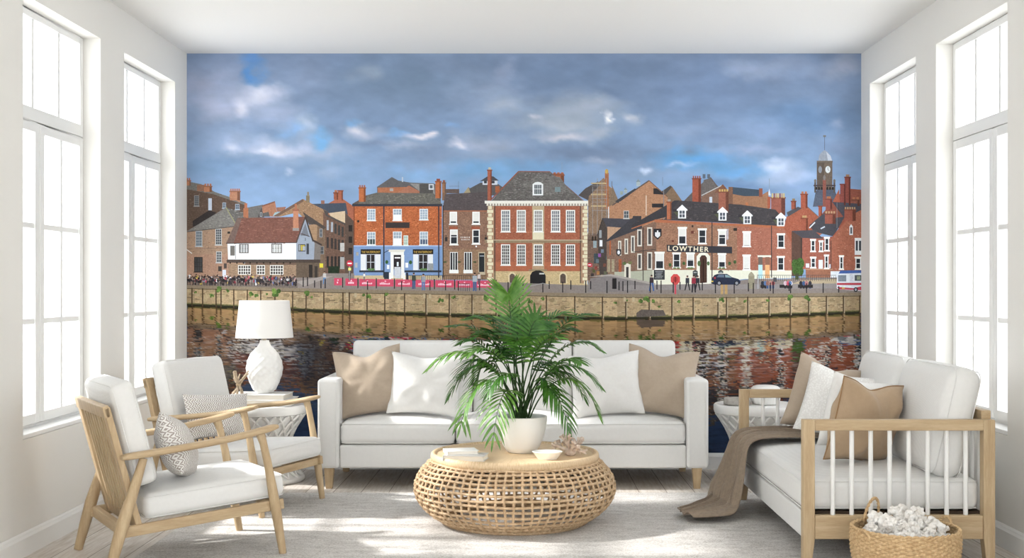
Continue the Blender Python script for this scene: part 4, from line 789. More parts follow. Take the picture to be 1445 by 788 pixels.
p.poly([(1003.5, 400), (1004, 394), (1008, 388.5), (1012, 387), (1026, 386.8), (1033, 391.5), (1042, 394), (1045, 397), (1044.5, 400.5), (1038, 402), (1008, 402)], '252c42', .1).poly([(1011, 391.5), (1014, 388.2), (1021.5, 388), (1022, 391.8)], '56687c', .1, 1).poly([(1023.5, 391.8), (1023, 388), (1026.5, 388.3), (1033, 392)], '7c9aa0', .1, 1)
for x in (1014.8, 1039.5): p.disc(x, 399.8, 3.3, 3.4, '1c1c20', 2, 12).disc(x, 399.8, 2.1, 2.2, '8a8c94', 3, 10)
p.rect(1003.8, 396.5, 1006.5, 398.2, 'd8b838', .05, 2).rect(1007.5, 391, 1010, 394, 'a83038', .05, 2)
p.build()
p = Print('printed_van', 130, 'white van with blue and red stripes at the right edge of the mural')
p.poly([(1181, 386), (1184, 383), (1217, 382.5), (1217, 411), (1183, 408.5), (1180.5, 407)], 'd6dade', .05).poly([(1183, 386.5), (1186, 382), (1217, 381.5), (1217, 385.5)], '3c5ea8', .15, 1).rect(1182.5, 388.5, 1194, 397.5, '78828e', .15, 1).rect(1206, 388.5, 1217, 396.5, '4a5258', .15, 1).rect(1209, 390, 1214, 395, '8a9474', .2, 2).rect(1181, 399.5, 1217, 402.5, 'c83848', .05, 2).poly([(1180.5, 405), (1204, 407), (1217, 404), (1217, 410), (1184, 408.5)], 'c83c4c', .1, 2).rect(1188, 406, 1192, 407.6, 'd8b838', .05, 3).rect(1199, 387, 1204, 399, 'c8ccd4', .2, 1)
p.disc(1207.5, 409, 3, 3.4, '1c1c20', 3, 12).disc(1207.5, 409, 1.7, 2, '9a9ca4', 4, 10)
for a, b in ((1184, 403.2), (1190, 403.6), (1197, 403.8)): p.rect(a, b, a + 4, b + 1.2, 'e0e4e8', .1, 3)
p.build()
p = Print('printed_lifebuoy_box', 130, 'red lifebuoy housing on a pole in the mural')
p.disc(953, 394.5, 7, 8, 'd8403c', 0, 8, .08, PI / 8).rect(951.8, 402, 954.2, 416, 'd84050', .05, 1).disc(953, 394.5, 3.6, 4, 'b8302c', 1, 8).rect(952.4, 391, 953.6, 399, '5a2420', .1, 2).build()
for x, y, r in ((493.5, 372, 4.6), (832, 374, 3)):
    p = Print('printed_road_sign', 130, 'round red no entry sign in the mural'); p.disc(x, y, r, r, 'd0283c', 0, 16, .03).rect(x - r * .62, y - r * .2, x + r * .62, y + r * .2, 'f0f0f0', .02, 1)
    if x < 500: p.rect(492.6, 376, 494, 396, '8a8a84', .1, 0).rect(491.5, 378, 495.5, 382, 'd8d060', .05, 1)
    p.build()
Print('printed_stone_pillar', 130).rect(1056, 390, 1064.5, 408, '8e8468', .2, 0).poly([(1055.5, 390), (1057, 386.5), (1060, 383.5), (1063, 386.5), (1065, 390)], '9a9074', .15, 1).build()
for q in ((1069, 388, 1070.2, 408, 'a8aaa8'), (1017, 402, 1020.5, 415.5, 'b48c50'), (1022.5, 402, 1026.5, 415.5, 'b48c50'), (864, 393, 870, 408, '241f20'), (1091, 392, 1096, 398, '4a4c50')): Print('printed_post', 130).rect(*q, .1, 0).build()
BOLL = ((428, 391, 405), (434, 391, 404), (444, 396, 406), (453, 396, 407), (459, 394, 407), (805.5, 396, 409), (826.5, 396, 413.5), (833.5, 397, 408.5), (856.5, 396.5, 414), (873.5, 397.5, 410), (879, 397, 411), (885.5, 396.5, 413.5), (896, 396.5, 408.5), (917.5, 397, 413.5), (927, 396, 409), (932.8, 396, 414), (950, 398, 413.5), (959.5, 398, 409), (991, 398, 410), (1009.5, 399, 414), (1036, 401, 414.5), (1056, 399.5, 411.5), (1063, 399.5, 414.5), (1091, 398, 414.5), (1115.5, 401, 414), (1138, 400, 414), (1161.5, 399.5, 414), (1183.5, 404, 413), (738, 397, 409), (731, 397, 408), (766, 398, 413), (775, 397, 408), (794, 398, 413), (717, 398, 412), (1087, 399, 411), (1113.5, 399, 411))
for x, a, b in BOLL: Print('printed_bollard', 136).rect(x - .75, a, x + .75, b, '231f22', .1, 0).build()
p = Print('printed_railing', 136)
for x in range(1068, 1180, 3): p.rect(x, 389 + abs(x - 1124) * .02, x + .5, 397, '4a4440', .1, 0)
p.rect(1068, 388.4, 1180, 389, '4a4440', .1, 0).build()
Print('printed_chain', 136).poly([(748, 403.7), (766, 399.7), (775, 401.7), (775, 402.3), (766, 400.3), (748, 404.3)], 'a8a8a4', .1, 0).build()
# quay wall
p = Print('printed_quay_wall', 118, 'tan stone quay wall above the water in the mural')
xs = np.linspace(263, 1217, 81)
for a, b in zip(xs, xs[1:]):
    ta, tb, wa, wb = along(TOPL, a), along(TOPL, b), along(WATL, a), along(WATL, b)
    k = rnd.uniform(.9, 1.06); c = tuple(int(v * k) for v in (172, 142, 100))
    p.poly([(a, ta), (b, tb), (b, wb), (a, wa)], c, .22, 0)
    for j in range(3): y = rnd.uniform(.25, .8); x = rnd.uniform(a, b); yy = ta + (wa - ta) * y; p.rect(x, yy, x + rnd.uniform(2, 9), yy + rnd.uniform(.5, 1.2), rnd.choice(['6e5a40', '8a7250', '5c4c38', 'b09870']), .2, 2)
    for j in range(2): y = rnd.uniform(.25, .7); x = rnd.uniform(a, b); yy = ta + (wa - ta) * y; p.disc(x, yy, rnd.uniform(2, 5), rnd.uniform(1.5, 4), rnd.choice(['8c7550', 'a48a5e', 'ad9468', '9a7c56']), 1, 8, .2)
    p.poly([(a, ta), (b, tb), (b, tb + 4.6), (a, ta + 4.6)], '85735a', .15, 3); p.poly([(a, ta + 4.6), (b, tb + 4.6), (b, tb + 5.6), (a, ta + 5.6)], '54452f', .15, 4)
    for j in range(9): x = rnd.uniform(a, b); yy = ta + 5.5 + (wa - ta - 10) * rnd.random(); p.rect(x, yy, x + rnd.uniform(1, 4), yy + rnd.uniform(.4, 1), rnd.choice(['8a7250', 'b8a078', '7c6848', 'a89068', 'c0a880']), .1, 2.5)
    p.poly([(a, wa - 3.6), (b, wb - 3.6 + rnd.uniform(-1.5, 1.5)), (b, wb), (a, wa)], '6a6434', .35, 4); p.poly([(a, wa - 2), (b, wb - 2), (b, wb + .6), (a, wa + .6)], '2a2819', .2, 5)
POSTS = [271, 286, 305, 312, 330, 349, 368, 388, 413, 432, 457, 484, 493, 518, 543, 571, 601, 634, 666, 700, 733, 771, 811, 850, 883, 916, 948, 978, 1013, 1025, 1055, 1085, 1115, 1141, 1166, 1190, 1213]
for x in POSTS:
    ta, wa = along(TOPL, x), along(WATL, x); p.rect(x - .9, ta + 4, x + .9, wa + .5, '493622', .2, 6)
    if 600 < x: p.rect(x + .9, wa - 22, x + 2.2, wa, 'a89470', .15, 6)
for x, dy, r in ((276, 10, 2), (299, 14, 3), (308, 5, 5), (321, 6, 3), (355, 10, 4), (362, 12, 3), (389, 7, 6.5), (377, 10, 2), (432, 7, 4.5), (440, 12, 2), (520, 9, 4), (512, 8, 3), (545, 6, 3), (622, 14, 4), (640, 9, 3), (685, 9, 5), (700, 10, 4), (868, 12, 2.5), (884, 9, 2), (904, 9, 4), (913, 7, 5), (921, 10, 3), (958, 10, 3), (1018, 8, 4), (1052, 10, 3), (1083, 9, 3), (1115, 6, 5), (1139, 7, 5), (748, 12, 4), (766, 9, 3), (930, 18, 2)):
    y = along(TOPL, x) + dy
    for k in range(6): p.disc(x + rnd.uniform(-r, r) * .7, y + rnd.uniform(-r, r) * .5, r * .5, r * .5, rnd.choice(['4c6a26', '3e5a20', '62822e']), 7, 7, .4)
for x in (488, 500, 597, 605, 880, 892, 1011, 1038): p.rect(x, along(TOPL, x) + 5, x + 3.5, along(TOPL, x) + 11, 'b29c74', .1, 7)
p.poly([(898, 442), (905, 437), (936, 438), (940, 446), (898, 448)], '5c5048', .3, 7)
p.build()

# lettering
def lettering(name, text, u, v, size, ang, col, lay, bold, parent_y=0, spread=1.0, sx=1.0, label=None):
    cu = bpy.data.curves.new(name, 'FONT'); cu.body = text; cu.size = size / PPM; cu.offset = bold / PPM; cu.space_character = spread; cu.resolution_u = 3
    o = bpy.data.objects.new(name, cu); COL.objects.link(o)
    bpy.context.view_layer.update(); me = bpy.data.meshes.new_from_object(o.evaluated_get(bpy.context.evaluated_depsgraph_get()))
    bpy.data.objects.remove(o)
    ca = me.color_attributes.new('Col', 'FLOAT_COLOR', 'POINT'); ca.data.foreach_set('color', [*lin(col), .03] * len(me.vertices))
    me.materials.clear(); me.materials.append(M['print'])
    o = bpy.data.objects.new(name, me); COL.objects.link(o); o.parent = mural
    o.location = ((u - VX) / PPM, -.0012 - (int(Stack.L[:Stack.n].max()) + 6) * 8e-6, H - (v - VY) / PPM); o.rotation_euler = (PI / 2, ang, 0); o.scale = (sx, 1, 1)
    if label: o['label'] = label
    return o
lettering('printed_lettering', 'LOWTHER', 942.3, 353.8, 9.6, .03, (236, 230, 205), 84, .22, spread=1.25, sx=1.08, label='cream capital letters LOWTHER on the dark signboard')
for u_ in (510.3, 583.7): lettering('printed_lettering', 'THE WATERFRONT', u_, 357.3, 4.1, 0, (206, 172, 84), 29.5, .05, spread=1.0, sx=.72, label='gold lettering THE WATERFRONT on the black fascia')

# --- river: the town upside down in rippled dark water
RW, RH = 954, 200
ras = np.zeros((RH, RW, 3)); r0v = 256
yy_, xx_ = np.mgrid[0:RH, 0:RW]
ras[:] = np.where((yy_ < 30)[..., None], (70, 96, 140.), (72, 92, 128.))
for _, pts, c in sorted(ORDER, key=lambda q: q[0]):
    P_ = np.array(pts)
    if np.ptp(P_[:, 1]) < 1.0: continue
    a0 = max(0, int(P_[:, 0].min() - 263)); a1 = min(RW, int(P_[:, 0].max() - 263) + 2); b0 = max(0, int(P_[:, 1].min() - r0v)); b1 = min(RH, int(P_[:, 1].max() - r0v) + 2)
    if a1 <= a0 or b1 <= b0: continue
    gx = xx_[b0:b1, a0:a1] + 263.5; gy = yy_[b0:b1, a0:a1] + r0v + .5; ins = np.zeros(gx.shape, bool)
    for i in range(len(pts)):
        (x1, y1), (x2, y2) = pts[i - 1], pts[i]
        if y1 != y2: ins ^= ((y1 > gy) != (y2 > gy)) & (gx < (x2 - x1) * (gy - y1) / (y2 - y1) + x1)
    ras[b0:b1, a0:a1][ins] = c
NU, NV = 477, 200
ru = np.linspace(U0, U1, NU); wl = np.array([along(WATL, x) for x in ru])
tt = np.linspace(0, 1, NV)[:, None]; RV = wl[None, :] + (V1 - wl[None, :]) * tt; RU = np.repeat(ru[None, :], NV, 0)
dep = RV - wl[None, :]
rs = np.random.RandomState(7)
amp = np.clip(dep / 60, .03, 1.3)
n1 = fbm(RU / 14, RV / 1.9, 51, 3) - .5; n2 = fbm(RU / 6, RV / 1.1, 61, 3) - .5
sx_ = RU + n2 * 16 * amp; dm = np.where(dep < 33, dep * .92, 48 + (dep - 33) * 1.27); sy = wl[None, :] - dm + n1 * 46 * amp * np.clip((dep - 22) / 14, .12, 1)
ci = np.clip(sx_ - 263, 0, RW - 1).astype(int); cj = sy - r0v
rc = ras[np.clip(cj, 0, RH - 1).astype(int), ci]
skyc = np.array((52, 76, 118.)) * (1 - .25 * tt[..., None]) + 0
isk = (cj < 0)
rc = np.where(isk[..., None], skyc, rc)
k_ = np.interp(dep, [0, 4, 34, 60, 200], [.80, .90, .78, .78, .66])[..., None]
rc = np.where(isk[..., None], rc * .95, rc * k_ * np.array((1.0, .95, .9)))
# dark troughs and pale glints
n3 = fbm(RU / 9, RV / 1.3, 71, 3); n4 = fbm(RU / 11, RV / 1.2, 81, 3)
dk = (1 - .6 * np.clip((RU - 1030) / 60, 0, 1) - .5 * np.clip((345 - RU) / 40, 0, 1)) * np.clip((n3 - .52) * 5, 0, 1) * np.clip((dep - 22) / 30, 0, 1) * np.where(isk, .35, .62)
rc = rc * (1 - dk[..., None]) + np.array((30, 36, 52.)) * dk[..., None]
def zone(cx, r): return np.exp(-((RU - cx) / r) ** 2)
gz = .35 + zone(375, 50) * .7 + zone(965, 26) * .4 + zone(1020, 14) * .8 + zone(1055, 9) * .8 + zone(1103, 9) * .8 + zone(1150, 12) * .6 + zone(1205, 14) * .7 + zone(990, 12) * .8
gl = np.clip((n4 - .56) * 6, 0, 1) * np.exp(-((dep - 62) / 34.) ** 2) * np.clip(gz, 0, 1.1) * .85
rc = rc * (1 - gl[..., None]) + np.array((196, 194, 200.)) * gl[..., None]
dz = (zone(440, 34) * np.clip((dep - 30) / 25, 0, 1) * np.clip((120 - dep) / 20, 0, 1) * .55)[..., None]
rc = rc * (1 - dz) + np.array((22, 22, 30.)) * dz
rc = rc * (1 + .22 * (fbm(RU / 12, RV / 1.4, 91, 2) - .5))[..., None]
grid_print('printed_river', np.clip(rc, 0, 255), .04, ru, RV, -.0012, 'dark rippled river with reflections of the town in the mural')
# ------------------------------------------------------------------ soft furnishings: shared shapes
def cushion(mb, half, r, M_=None, crown=0.0, n=10, side=0.0):
    """upholstered block: rounded box whose top swells by crown; thin raised seams run round it"""
    hx, hy, hz = half
    def fn(p):
        u, v = min(1, abs(p.x) / hx), min(1, abs(p.y) / hy); k = (1 - u ** 2.4) * (1 - v ** 2.4)
        q = p.copy(); q.z += (crown * k if p.z > 0 else -crown * .2 * k)
        b = side * (1 - (p.z / hz) ** 2)
        q.x += b * (1 - v ** 2) * (p.x / hx) ** 3; q.y += b * (1 - u ** 2) * (p.y / hy) ** 3
        return q
    mb.rounded(half, r, M_, n=n, seg=4, fn=fn); return mb
def seams(mb, half, r, M_=None, rad=.0028):
    hx, hy, hz = half; rr = min(r, hz * .95)
    k = rr * .30
    for z in (hz - k, -hz + k):
        pts = []; c = rr
        for cx, cy, a0 in ((hx - c, hy - c, 0), (-hx + c, hy - c, 90), (-hx + c, -hy + c, 180), (hx - c, -hy + c, 270)):
            for j in range(5):
                a = math.radians(a0 + j * 22.5); e = c - k * .28
                pts.append((cx + e * math.cos(a), cy + e * math.sin(a), z))
        mb.tube(pts, rad, 6, M_, closed=True)
    return mb
def pillow(name, mat, w_, h_, t_, loc, yaw=0, lean=0, roll=0, chop=0.0, seed=1, wr=.006, n=30, label='', cat='pillow', group=None, pipe=False, sag=.0):
    """scatter cushion in the x-z plane facing -y; corners pulled out, belly swollen, top edge optionally dented"""
    rs_ = random.Random(seed); ph = [rs_.uniform(0, 6.28) for _ in range(8)]
    def pt(u, v, s_):
        x = w_ / 2 * u * (1 - .06 * (1 - v * v)) ; z = h_ / 2 * v * (1 - .06 * (1 - u * u))
        if v > 0: z -= chop * math.exp(-((u + .05) / .42) ** 2) * v ** 2 * h_
        if v < 0: z = z * (1 - .03 * (1 - u * u))
        d = ((1 - abs(u) ** 2.6) * (1 - abs(v) ** 2.6)); d = max(d, 0) ** .62
        rad = math.hypot(u, v); wrk = wr * (math.sin(7 * u + 4 * v + ph[0]) + math.sin(5 * v - 6 * u + ph[1]) + .8 * math.sin(math.atan2(v, u) * 9 + ph[2]) * min(1, rad * 1.4)) * min(1, d * 1.6)
        y = s_ * (t_ / 2 * d + wrk * .6) + sag * (1 - u * u) * (1 - v)
        return (x, y, z)
    mb = MB()
    mb.grid(lambda a, b: pt(2 * a - 1, 2 * b - 1, -1), n, n); mb.grid(lambda a, b: pt(2 * a - 1, 2 * b - 1, 1), n, n)
    o = mb.build(name, mat, auto=75)
    if pipe:
        pts = [pt(-1 + 2 * k / 24, -1, 1) for k in range(24)] + [pt(1, -1 + 2 * k / 24, 1) for k in range(24)] + [pt(1 - 2 * k / 24, 1, 1) for k in range(24)] + [pt(-1, 1 - 2 * k / 24, 1) for k in range(24)]
        MB().tube(pts, .0032, 6, closed=True).build('piping', M['dark_piping'] if pipe == 2 else mat, o)
    o.location = loc
    o.rotation_euler = (Matrix.Rotation(math.radians(yaw), 3, 'Z') @ Matrix.Rotation(math.radians(lean), 3, 'X') @ Matrix.Rotation(math.radians(roll), 3, 'Y')).to_euler()
    tag(o, label, cat, group); return o
M['dark_piping'] = simple('tan_piping', (150, 120, 88), .8, .1)

# ------------------------------------------------------------------ rug
rug = MB()  .rounded((1.545, 1.15, .003), .0028, n=2, seg=2).build('rug', M['rug']); rug.location = (-.1225, 5.45, .0031)
tag(rug, 'large pale grey textured area rug lying on the light plank floor', 'rug')
RZ = .0063

# ------------------------------------------------------------------ sofa
sx0, sx1, sy0, sy1 = -1.1976, 1.0274, 6.72, 7.45
sofa = empty('sofa', ((sx0 + sx1) / 2, (sy0 + sy1) / 2, 0))
tag(sofa, 'white three-seat sofa with tapered oak legs standing against the mural wall', 'sofa')
cx = (sx0 + sx1) / 2; cy = (sy0 + sy1) / 2
aw = .124; W2 = (sx1 - sx0) / 2; D2 = (sy1 - sy0) / 2
m = MB().rounded((W2 - aw, D2 - .015, .066), .014, T(0, 0, .186), n=4).build('base_frame', M['fabric'], sofa)
for s_ in (-1, 1):
    mb = MB().rounded((aw / 2, D2, .2545), .022, T(s_ * (W2 - aw / 2), 0, .3745), n=6)
    for e in (-1, 1):
        x = s_ * (W2 - aw / 2) + e * (aw / 2 - .016)
        mb.tube([(x, -D2 - .001, .135), (x, -D2 - .001, .61)], .0022, 6)
    mb.build('armrest', M['fabric'], sofa)
inner = 2 * (W2 - aw); cw = inner / 3
for k in range(3):
    h = (cw / 2 - .003, .29, .064); Mx = T(-inner / 2 + cw * (k + .5), -D2 + .30, .252 + .066)
    mb = MB(); cushion(mb, h, .035, Mx, .038, side=.004); seams(mb, h, .035, Mx, .0024); mb.build('seat_cushion', M['fabric'], sofa)
bk = MB().rounded((W2 - aw + .002, .05, .27), .02, T(0, D2 - .055, .53), n=4).build('back_frame', M['fabric'], sofa)
bx0 = -inner / 2 + .005; edges = [bx0, bx0 + .735, bx0 + .735 + .605, inner / 2 - .002]
for a, b in zip(edges, edges[1:]):
    h = ((b - a) / 2 - .002, .085, .235)
    mb = MB(); Mx = T((a + b) / 2, D2 - .185, .588) @ R(math.radians(-6), 'X')
    def fn(p, h=h):
        u, v = abs(p.x) / h[0], abs(p.z) / h[2]; q = p.copy()
        if p.y < 0: q.y -= .028 * (1 - min(1, u) ** 2.4) * (1 - min(1, v) ** 2.4)
        return q
    mb.rounded(h, .03, Mx, n=8, seg=4, fn=fn); mb.build('back_cushion', M['fabric'], sofa)
for s_ in (-1, 1):
    for e in (-1, 1):
        x, y = s_ * (W2 - .062), e * (D2 - .05) ; x2 = s_ * (W2 - .062 - .012 * e * 0)
        MB().bar((x, y, .121), (x2, y, 0), .055, .036, up=(0, 1, 0)).build('leg', M['wood_z'], sofa, bevel=.003, smooth=False)

pillow('throw_pillow', M['taupe'], .40, .41, .17, (-.925, 6.93, .60), 6, -16, -7, .11, 3, label='taupe pillow with a dented top leaning on the left arm of the white sofa', group=None)
pillow('throw_pillow', M['linen'], .42, .37, .14, (-.60, 6.90, .585), 3, -17, 4, .05, 8, label='white linen pillow beside the taupe pillow at the left end of the sofa')
pillow('throw_pillow', M['linen'], .42, .38, .14, (.455, 6.90, .585), -3, -17, -5, .05, 12, label='white linen pillow at the right end of the sofa beside the palm')
pillow('throw_pillow', M['taupe'], .42, .41, .15, (.775, 6.93, .60), -6, -16, 7, .11, 17, label='taupe pillow leaning on the right arm of the white sofa')

# ------------------------------------------------------------------ armchairs
def make_armchair():
    root = empty('armchair')
    for s_ in (-1, 1):
        fl = MB().tube([(.352, s_ * .285, 0), (.340, s_ * .287, .07), (.318, s_ * .29, .20), (.285, s_ * .292, .38), (.262, s_ * .294, .48), (.245, s_ * .294, .532)], [.0155, .018, .0225, .0175, .016, .021], 10)
        fl.build('leg', M['wood_z'], root)
        MB().tube([(-.3735, s_ * .285, -.0061), (-.345, s_ * .287, .10), (-.317, s_ * .288, .2), (-.275, s_ * .29, .33), (-.238, s_ * .293, .455)], [.018, .023, .026, .021, .016], 10).build('leg', M['wood_z'], root)
        ar = MB(); P_ = [(-.325, .463, .020, .010), (-.30, .466, .030, .013), (-.20, .474, .033, .014), (-.05, .489, .029, .014), (.10, .507, .026, .014), (.20, .524, .028, .014), (.27, .538, .034, .014), (.305, .546, .030, .012), (.325, .549, .018, .008)]
        vs = []; fs = []; n = 12
        for x, z, wy, hz in P_:
            for k in range(n):
                a = 2 * PI * (k + .5) / n; ca, sa = math.cos(a), math.sin(a)
                q = (abs(ca) ** .7) * (1 if ca > 0 else -1); q2 = (abs(sa) ** .7) * (1 if sa > 0 else -1)
                vs.append((x, s_ * .294 + q * wy, z + q2 * hz))
        for i in range(len(P_) - 1):
            for k in range(n): fs.append((i * n + k, i * n + (k + 1) % n, (i + 1) * n + (k + 1) % n, (i + 1) * n + k))
        fs.append(tuple(range(n))); fs.append(tuple((len(P_) - 1) * n + k for k in range(n)))
        ar.add(vs, fs).build('armrest', M['wood_x'], root, auto=50)
        MB().bar((-.325, s_ * .268, .158), (.36, s_ * .268, .212), .024, .024, .044, .044).build('side_rail', M['wood_x'], root, smooth=False, bevel=.004)
    MB().box((.318, -.265, .186), (.342, .265, .226)).build('front_rail', M['wood_y'], root, smooth=False, bevel=.004)
    MB().box((-.316, -.265, .135), (-.29, .265, .183)).build('rear_rail', M['wood_y'], root, smooth=False, bevel=.004)
    # slatted back frame
    bf = MB(); top = Vector((-.375, 0, .664)); bot = Vector((-.245, 0, .165)); d = (top - bot).normalized()
    for s_ in (-1, 1): bf.bar(bot + Vector((0, s_ * .243, 0)), top + Vector((0, s_ * .243, 0)), .052, .052, .026, .026, up=(1, 0, 0))
    bf.bar(top + Vector((0, -.269, -.018)), top + Vector((0, .269, -.018)), .026, .026, .05, .05, up=tuple(d)); bf.bar(bot + Vector((0, -.219, .02)), bot + Vector((0, .219, .02)), .026, .026, .05, .05, up=tuple(d))
    fr_ = bf.build('back_frame', M['wood_z'], root, smooth=False, bevel=.004)
    for k in range(8):
        y = -.219 + .438 * (k + 1) / 9
        MB().bar(bot + d * .03 + Vector((0, y, 0)), top - d * .035 + Vector((0, y, 0)), .017, .017, .018, .018, up=(1, 0, 0)).build('slat', M['wood_z'], fr_, smooth=False, bevel=.002)
    # cushions
    h = (.30, .262, .052); Mx = T(.072, 0, .268) @ R(math.radians(-4.2), 'Y'); mb = MB(); cushion(mb, h, .035, Mx, .022, side=.004); seams(mb, h, .035, Mx, .0022); mb.build('seat_cushion', M['fabric'], root)
    h = (.215, .252, .050); Mx = T(-.262, 0, .548) @ R(math.radians(-14.5), 'Y') @ R(math.radians(90), 'Y') @ Matrix.Scale(-1, 4, (0, 0, 1)) @ Matrix.Scale(-1, 4, (1, 0, 0))
    mb = MB(); cushion(mb, h, .03, Mx, .016, side=.004); seams(mb, h, .04, Mx, .0022); mb.build('back_cushion', M['fabric'], root)
    return root
ch1 = make_armchair(); tag(ch1, 'oak armchair with slatted back and white cushions, nearest the viewer on the left', 'armchair', 'pair of oak armchairs')
ch2 = copy_tree(ch1); ch2['label'] = 'oak armchair with white cushions farther back, beside the white table lamp'
ch1.location = (-1.504, 5.144, RZ); ch1.rotation_euler = (0, 0, math.radians(32.2))
ch2.location = (-1.545, 6.27, RZ); ch2.rotation_euler = (0, 0, math.radians(-21.2))
pillow('woven_pillow', M['chevron'], .38, .28, .15, (-1.50, 5.05, .468), 104, -20, 14, .0, 21, label='grey and white woven pillow seen edge-on in the nearest armchair', wr=.003)
pillow('woven_pillow', M['chevron'], .38, .24, .10, (-1.63, 6.22, .475), 45, -18, 3, .0, 25, label='grey and white woven lumbar pillow in the armchair beside the lamp', wr=.003)

# ------------------------------------------------------------------ lattice side tables and what stands on them
def make_side_table():
    root = empty('side_table')
    def prof(t):      # t 0 floor .. 1 under the top -> radius, z
        z = .03 + .37 * t; k = (t - .42)
        r = .142 + (.085 * (k / .42) ** 2 if k < 0 else .10 * (k / .58) ** 1.6); return r, z
    MB().lathe([(.0, .40), (.235, .40), (.25, .405), (.255, .42), (.255, .447), (.248, .456), (.0, .46)], 56).build('table_top', M['ceramic'], root, auto=50)
    MB().lathe([(.0, 0), (.23, 0), (.238, .008), (.238, .022), (.228, .032), (.0, .034)], 48).build('base', M['ceramic'], root, auto=50)
    mb = MB(); NS = 18
    for sgn in (-1, 1):
        for k in range(NS):
            pts = []
            for j in range(25):
                t = j / 24; r, z = prof(t); a = 2 * PI * k / NS + sgn * t * 1.35
                pts.append((r * math.cos(a), r * math.sin(a), z))
            mb.tube(pts, .0075, 6, cap=True)
    mb.lathe([(prof(j / 20)[0] - .012, prof(j / 20)[1]) for j in range(21)], 48)
    mb.build('lattice_pedestal', M['ceramic'], root)
    return root
st1 = make_side_table(); tag(st1, 'round white lattice side table carrying the lamp and books, behind the armchairs', 'side table', 'pair of white lattice side tables')
st2 = copy_tree(st1); st2['label'] = 'round white lattice side table between the white sofa and the oak daybed'
st1.location = (-1.57, 7.05, 0); st2.location = (1.365, 7.06, 0)
def book(name, w_, d_, t_, loc, rz, cov, label, open_=False, group=None):
    o = empty(name, loc, math.radians(rz)); tag(o, label, 'book', group)
    c = MB(); c.box((-w_ / 2, -d_ / 2, 0), (w_ / 2, d_ / 2, .0025)); c.box((-w_ / 2, -d_ / 2, t_ - .0025), (w_ / 2, d_ / 2, t_)); c.box((-w_ / 2 - .002, -d_ / 2, 0), (-w_ / 2 + .001, d_ / 2, t_)); c.build('cover', cov, o, smooth=False, bevel=.0008)
    p_ = MB(); p_.box((-w_ / 2 + .002, -d_ / 2 + .004, .0026), (w_ / 2 - .005, d_ / 2 - .004, t_ - .0026)); p_.build('pages', M['pages'], o, smooth=False); return o
book('book', .345, .26, .034, (-1.55, 7.0, .4602), 2, M['cover_w'], 'large white book at the bottom of the stack under the table lamp', group='books under the lamp')
book('book', .325, .24, .03, (-1.575, 7.0, .4945), -2, M['cover_w'], 'white book lying directly under the table lamp', group='books under the lamp')
lamp = empty('table_lamp', (-1.565, 7.03, .5248)); tag(lamp, 'white gourd-shaped textured ceramic lamp with a drum shade on stacked books', 'lamp')
def lampbase():
    prof = [(0, 0), (.048, 0), (.052, .004), (.068, .03), (.088, .075), (.100, .115), (.1035, .15), (.098, .19), (.082, .225), (.060, .253), (.042, .275), (.031, .293), (.027, .306), (.028, .312), (.0, .312)]
    n = 96; # smooth the profile, then raise a net of small bumps
    P_ = []
    for i in range(len(prof) - 1):
        for j in range(6): t = j / 6; P_.append((prof[i][0] + (prof[i + 1][0] - prof[i][0]) * t, prof[i][1] + (prof[i + 1][1] - prof[i][1]) * t))
    P_.append(prof[-1])
    for _ in range(4): P_ = [P_[0]] + [((P_[i - 1][0] + 2 * P_[i][0] + P_[i + 1][0]) / 4, (P_[i - 1][1] + 2 * P_[i][1] + P_[i + 1][1]) / 4) for i in range(1, len(P_) - 1)] + [P_[-1]]
    mb = MB(); vs = []; fs = []
    for i, (r, z) in enumerate(P_):
        for k in range(n):
            a = 2 * PI * k / n; b = abs(math.sin(7 * a + z * 75)) * abs(math.sin(7 * a - z * 75)); e = .006 * (1 - b) ** 2 * min(1, r / .06) * (1 if .015 < z < .27 else 0)
            vs.append(((r + e) * math.cos(a), (r + e) * math.sin(a), z))
    for i in range(len(P_) - 1):
        for k in range(n): fs.append((i * n + k, i * n + (k + 1) % n, (i + 1) * n + (k + 1) % n, (i + 1) * n + k))
    return mb.add(vs, fs)
lampbase().build('lamp_base', M['ceramic'], lamp, auto=70)
MB().lathe([(.0, .31), (.012, .31), (.012, .345), (.018, .347), (.018, .40), (.0, .40)], 16).build('socket', M['brass'], lamp)
MB().lathe([(.169, .328), (.146, .548), (.1445, .548), (.1672, .328)], 72, closed=True).build('lamp_shade', M['shade'], lamp, auto=50)
sp = MB()
for k in range(3): a = k * 2.094; sp.tube([(0, 0, .40), (.1475 * math.cos(a), .1475 * math.sin(a), .53)], .0022, 6)
sp.lathe([(0, .395), (.01, .395), (.01, .402), (0, .402)], 12); sp.build('shade_holder', M['brass'], lamp)
# tied driftwood twigs
tw = empty('driftwood_ornament', (-1.695, 6.93, .5248)); tag(tw, 'small bundle of crossed driftwood twigs beside the white table lamp', 'ornament')
rt = random.Random(5); knot = Vector((.0, 0, .055)); mb = MB()
for k in range(8):
    a = k / 8 * 2 * PI + rt.uniform(-.3, .3); r1 = rt.uniform(.022, .04); top = Vector((math.cos(a) * rt.uniform(.03, .065), math.sin(a) * .03, rt.uniform(.085, .14))); bot = Vector((-math.cos(a) * r1, -math.sin(a) * r1, .004))
    mid = knot + Vector((rt.uniform(-.006, .006), rt.uniform(-.006, .006), 0)); mb.tube([bot, (bot + mid) / 2 + Vector((.003, 0, 0)), mid, (mid + top) / 2 + Vector((-.004, .002, 0)), top], [.006, .0062, .0065, .006, .004], 7)
mb.build('twig', M['twig'], tw); MB().tube([(.013 * math.cos(a * PI / 6), .013 * math.sin(a * PI / 6), .055 + .002 * math.sin(a)) for a in range(12)], .003, 6, closed=True).build('binding', M['rattan'], tw)
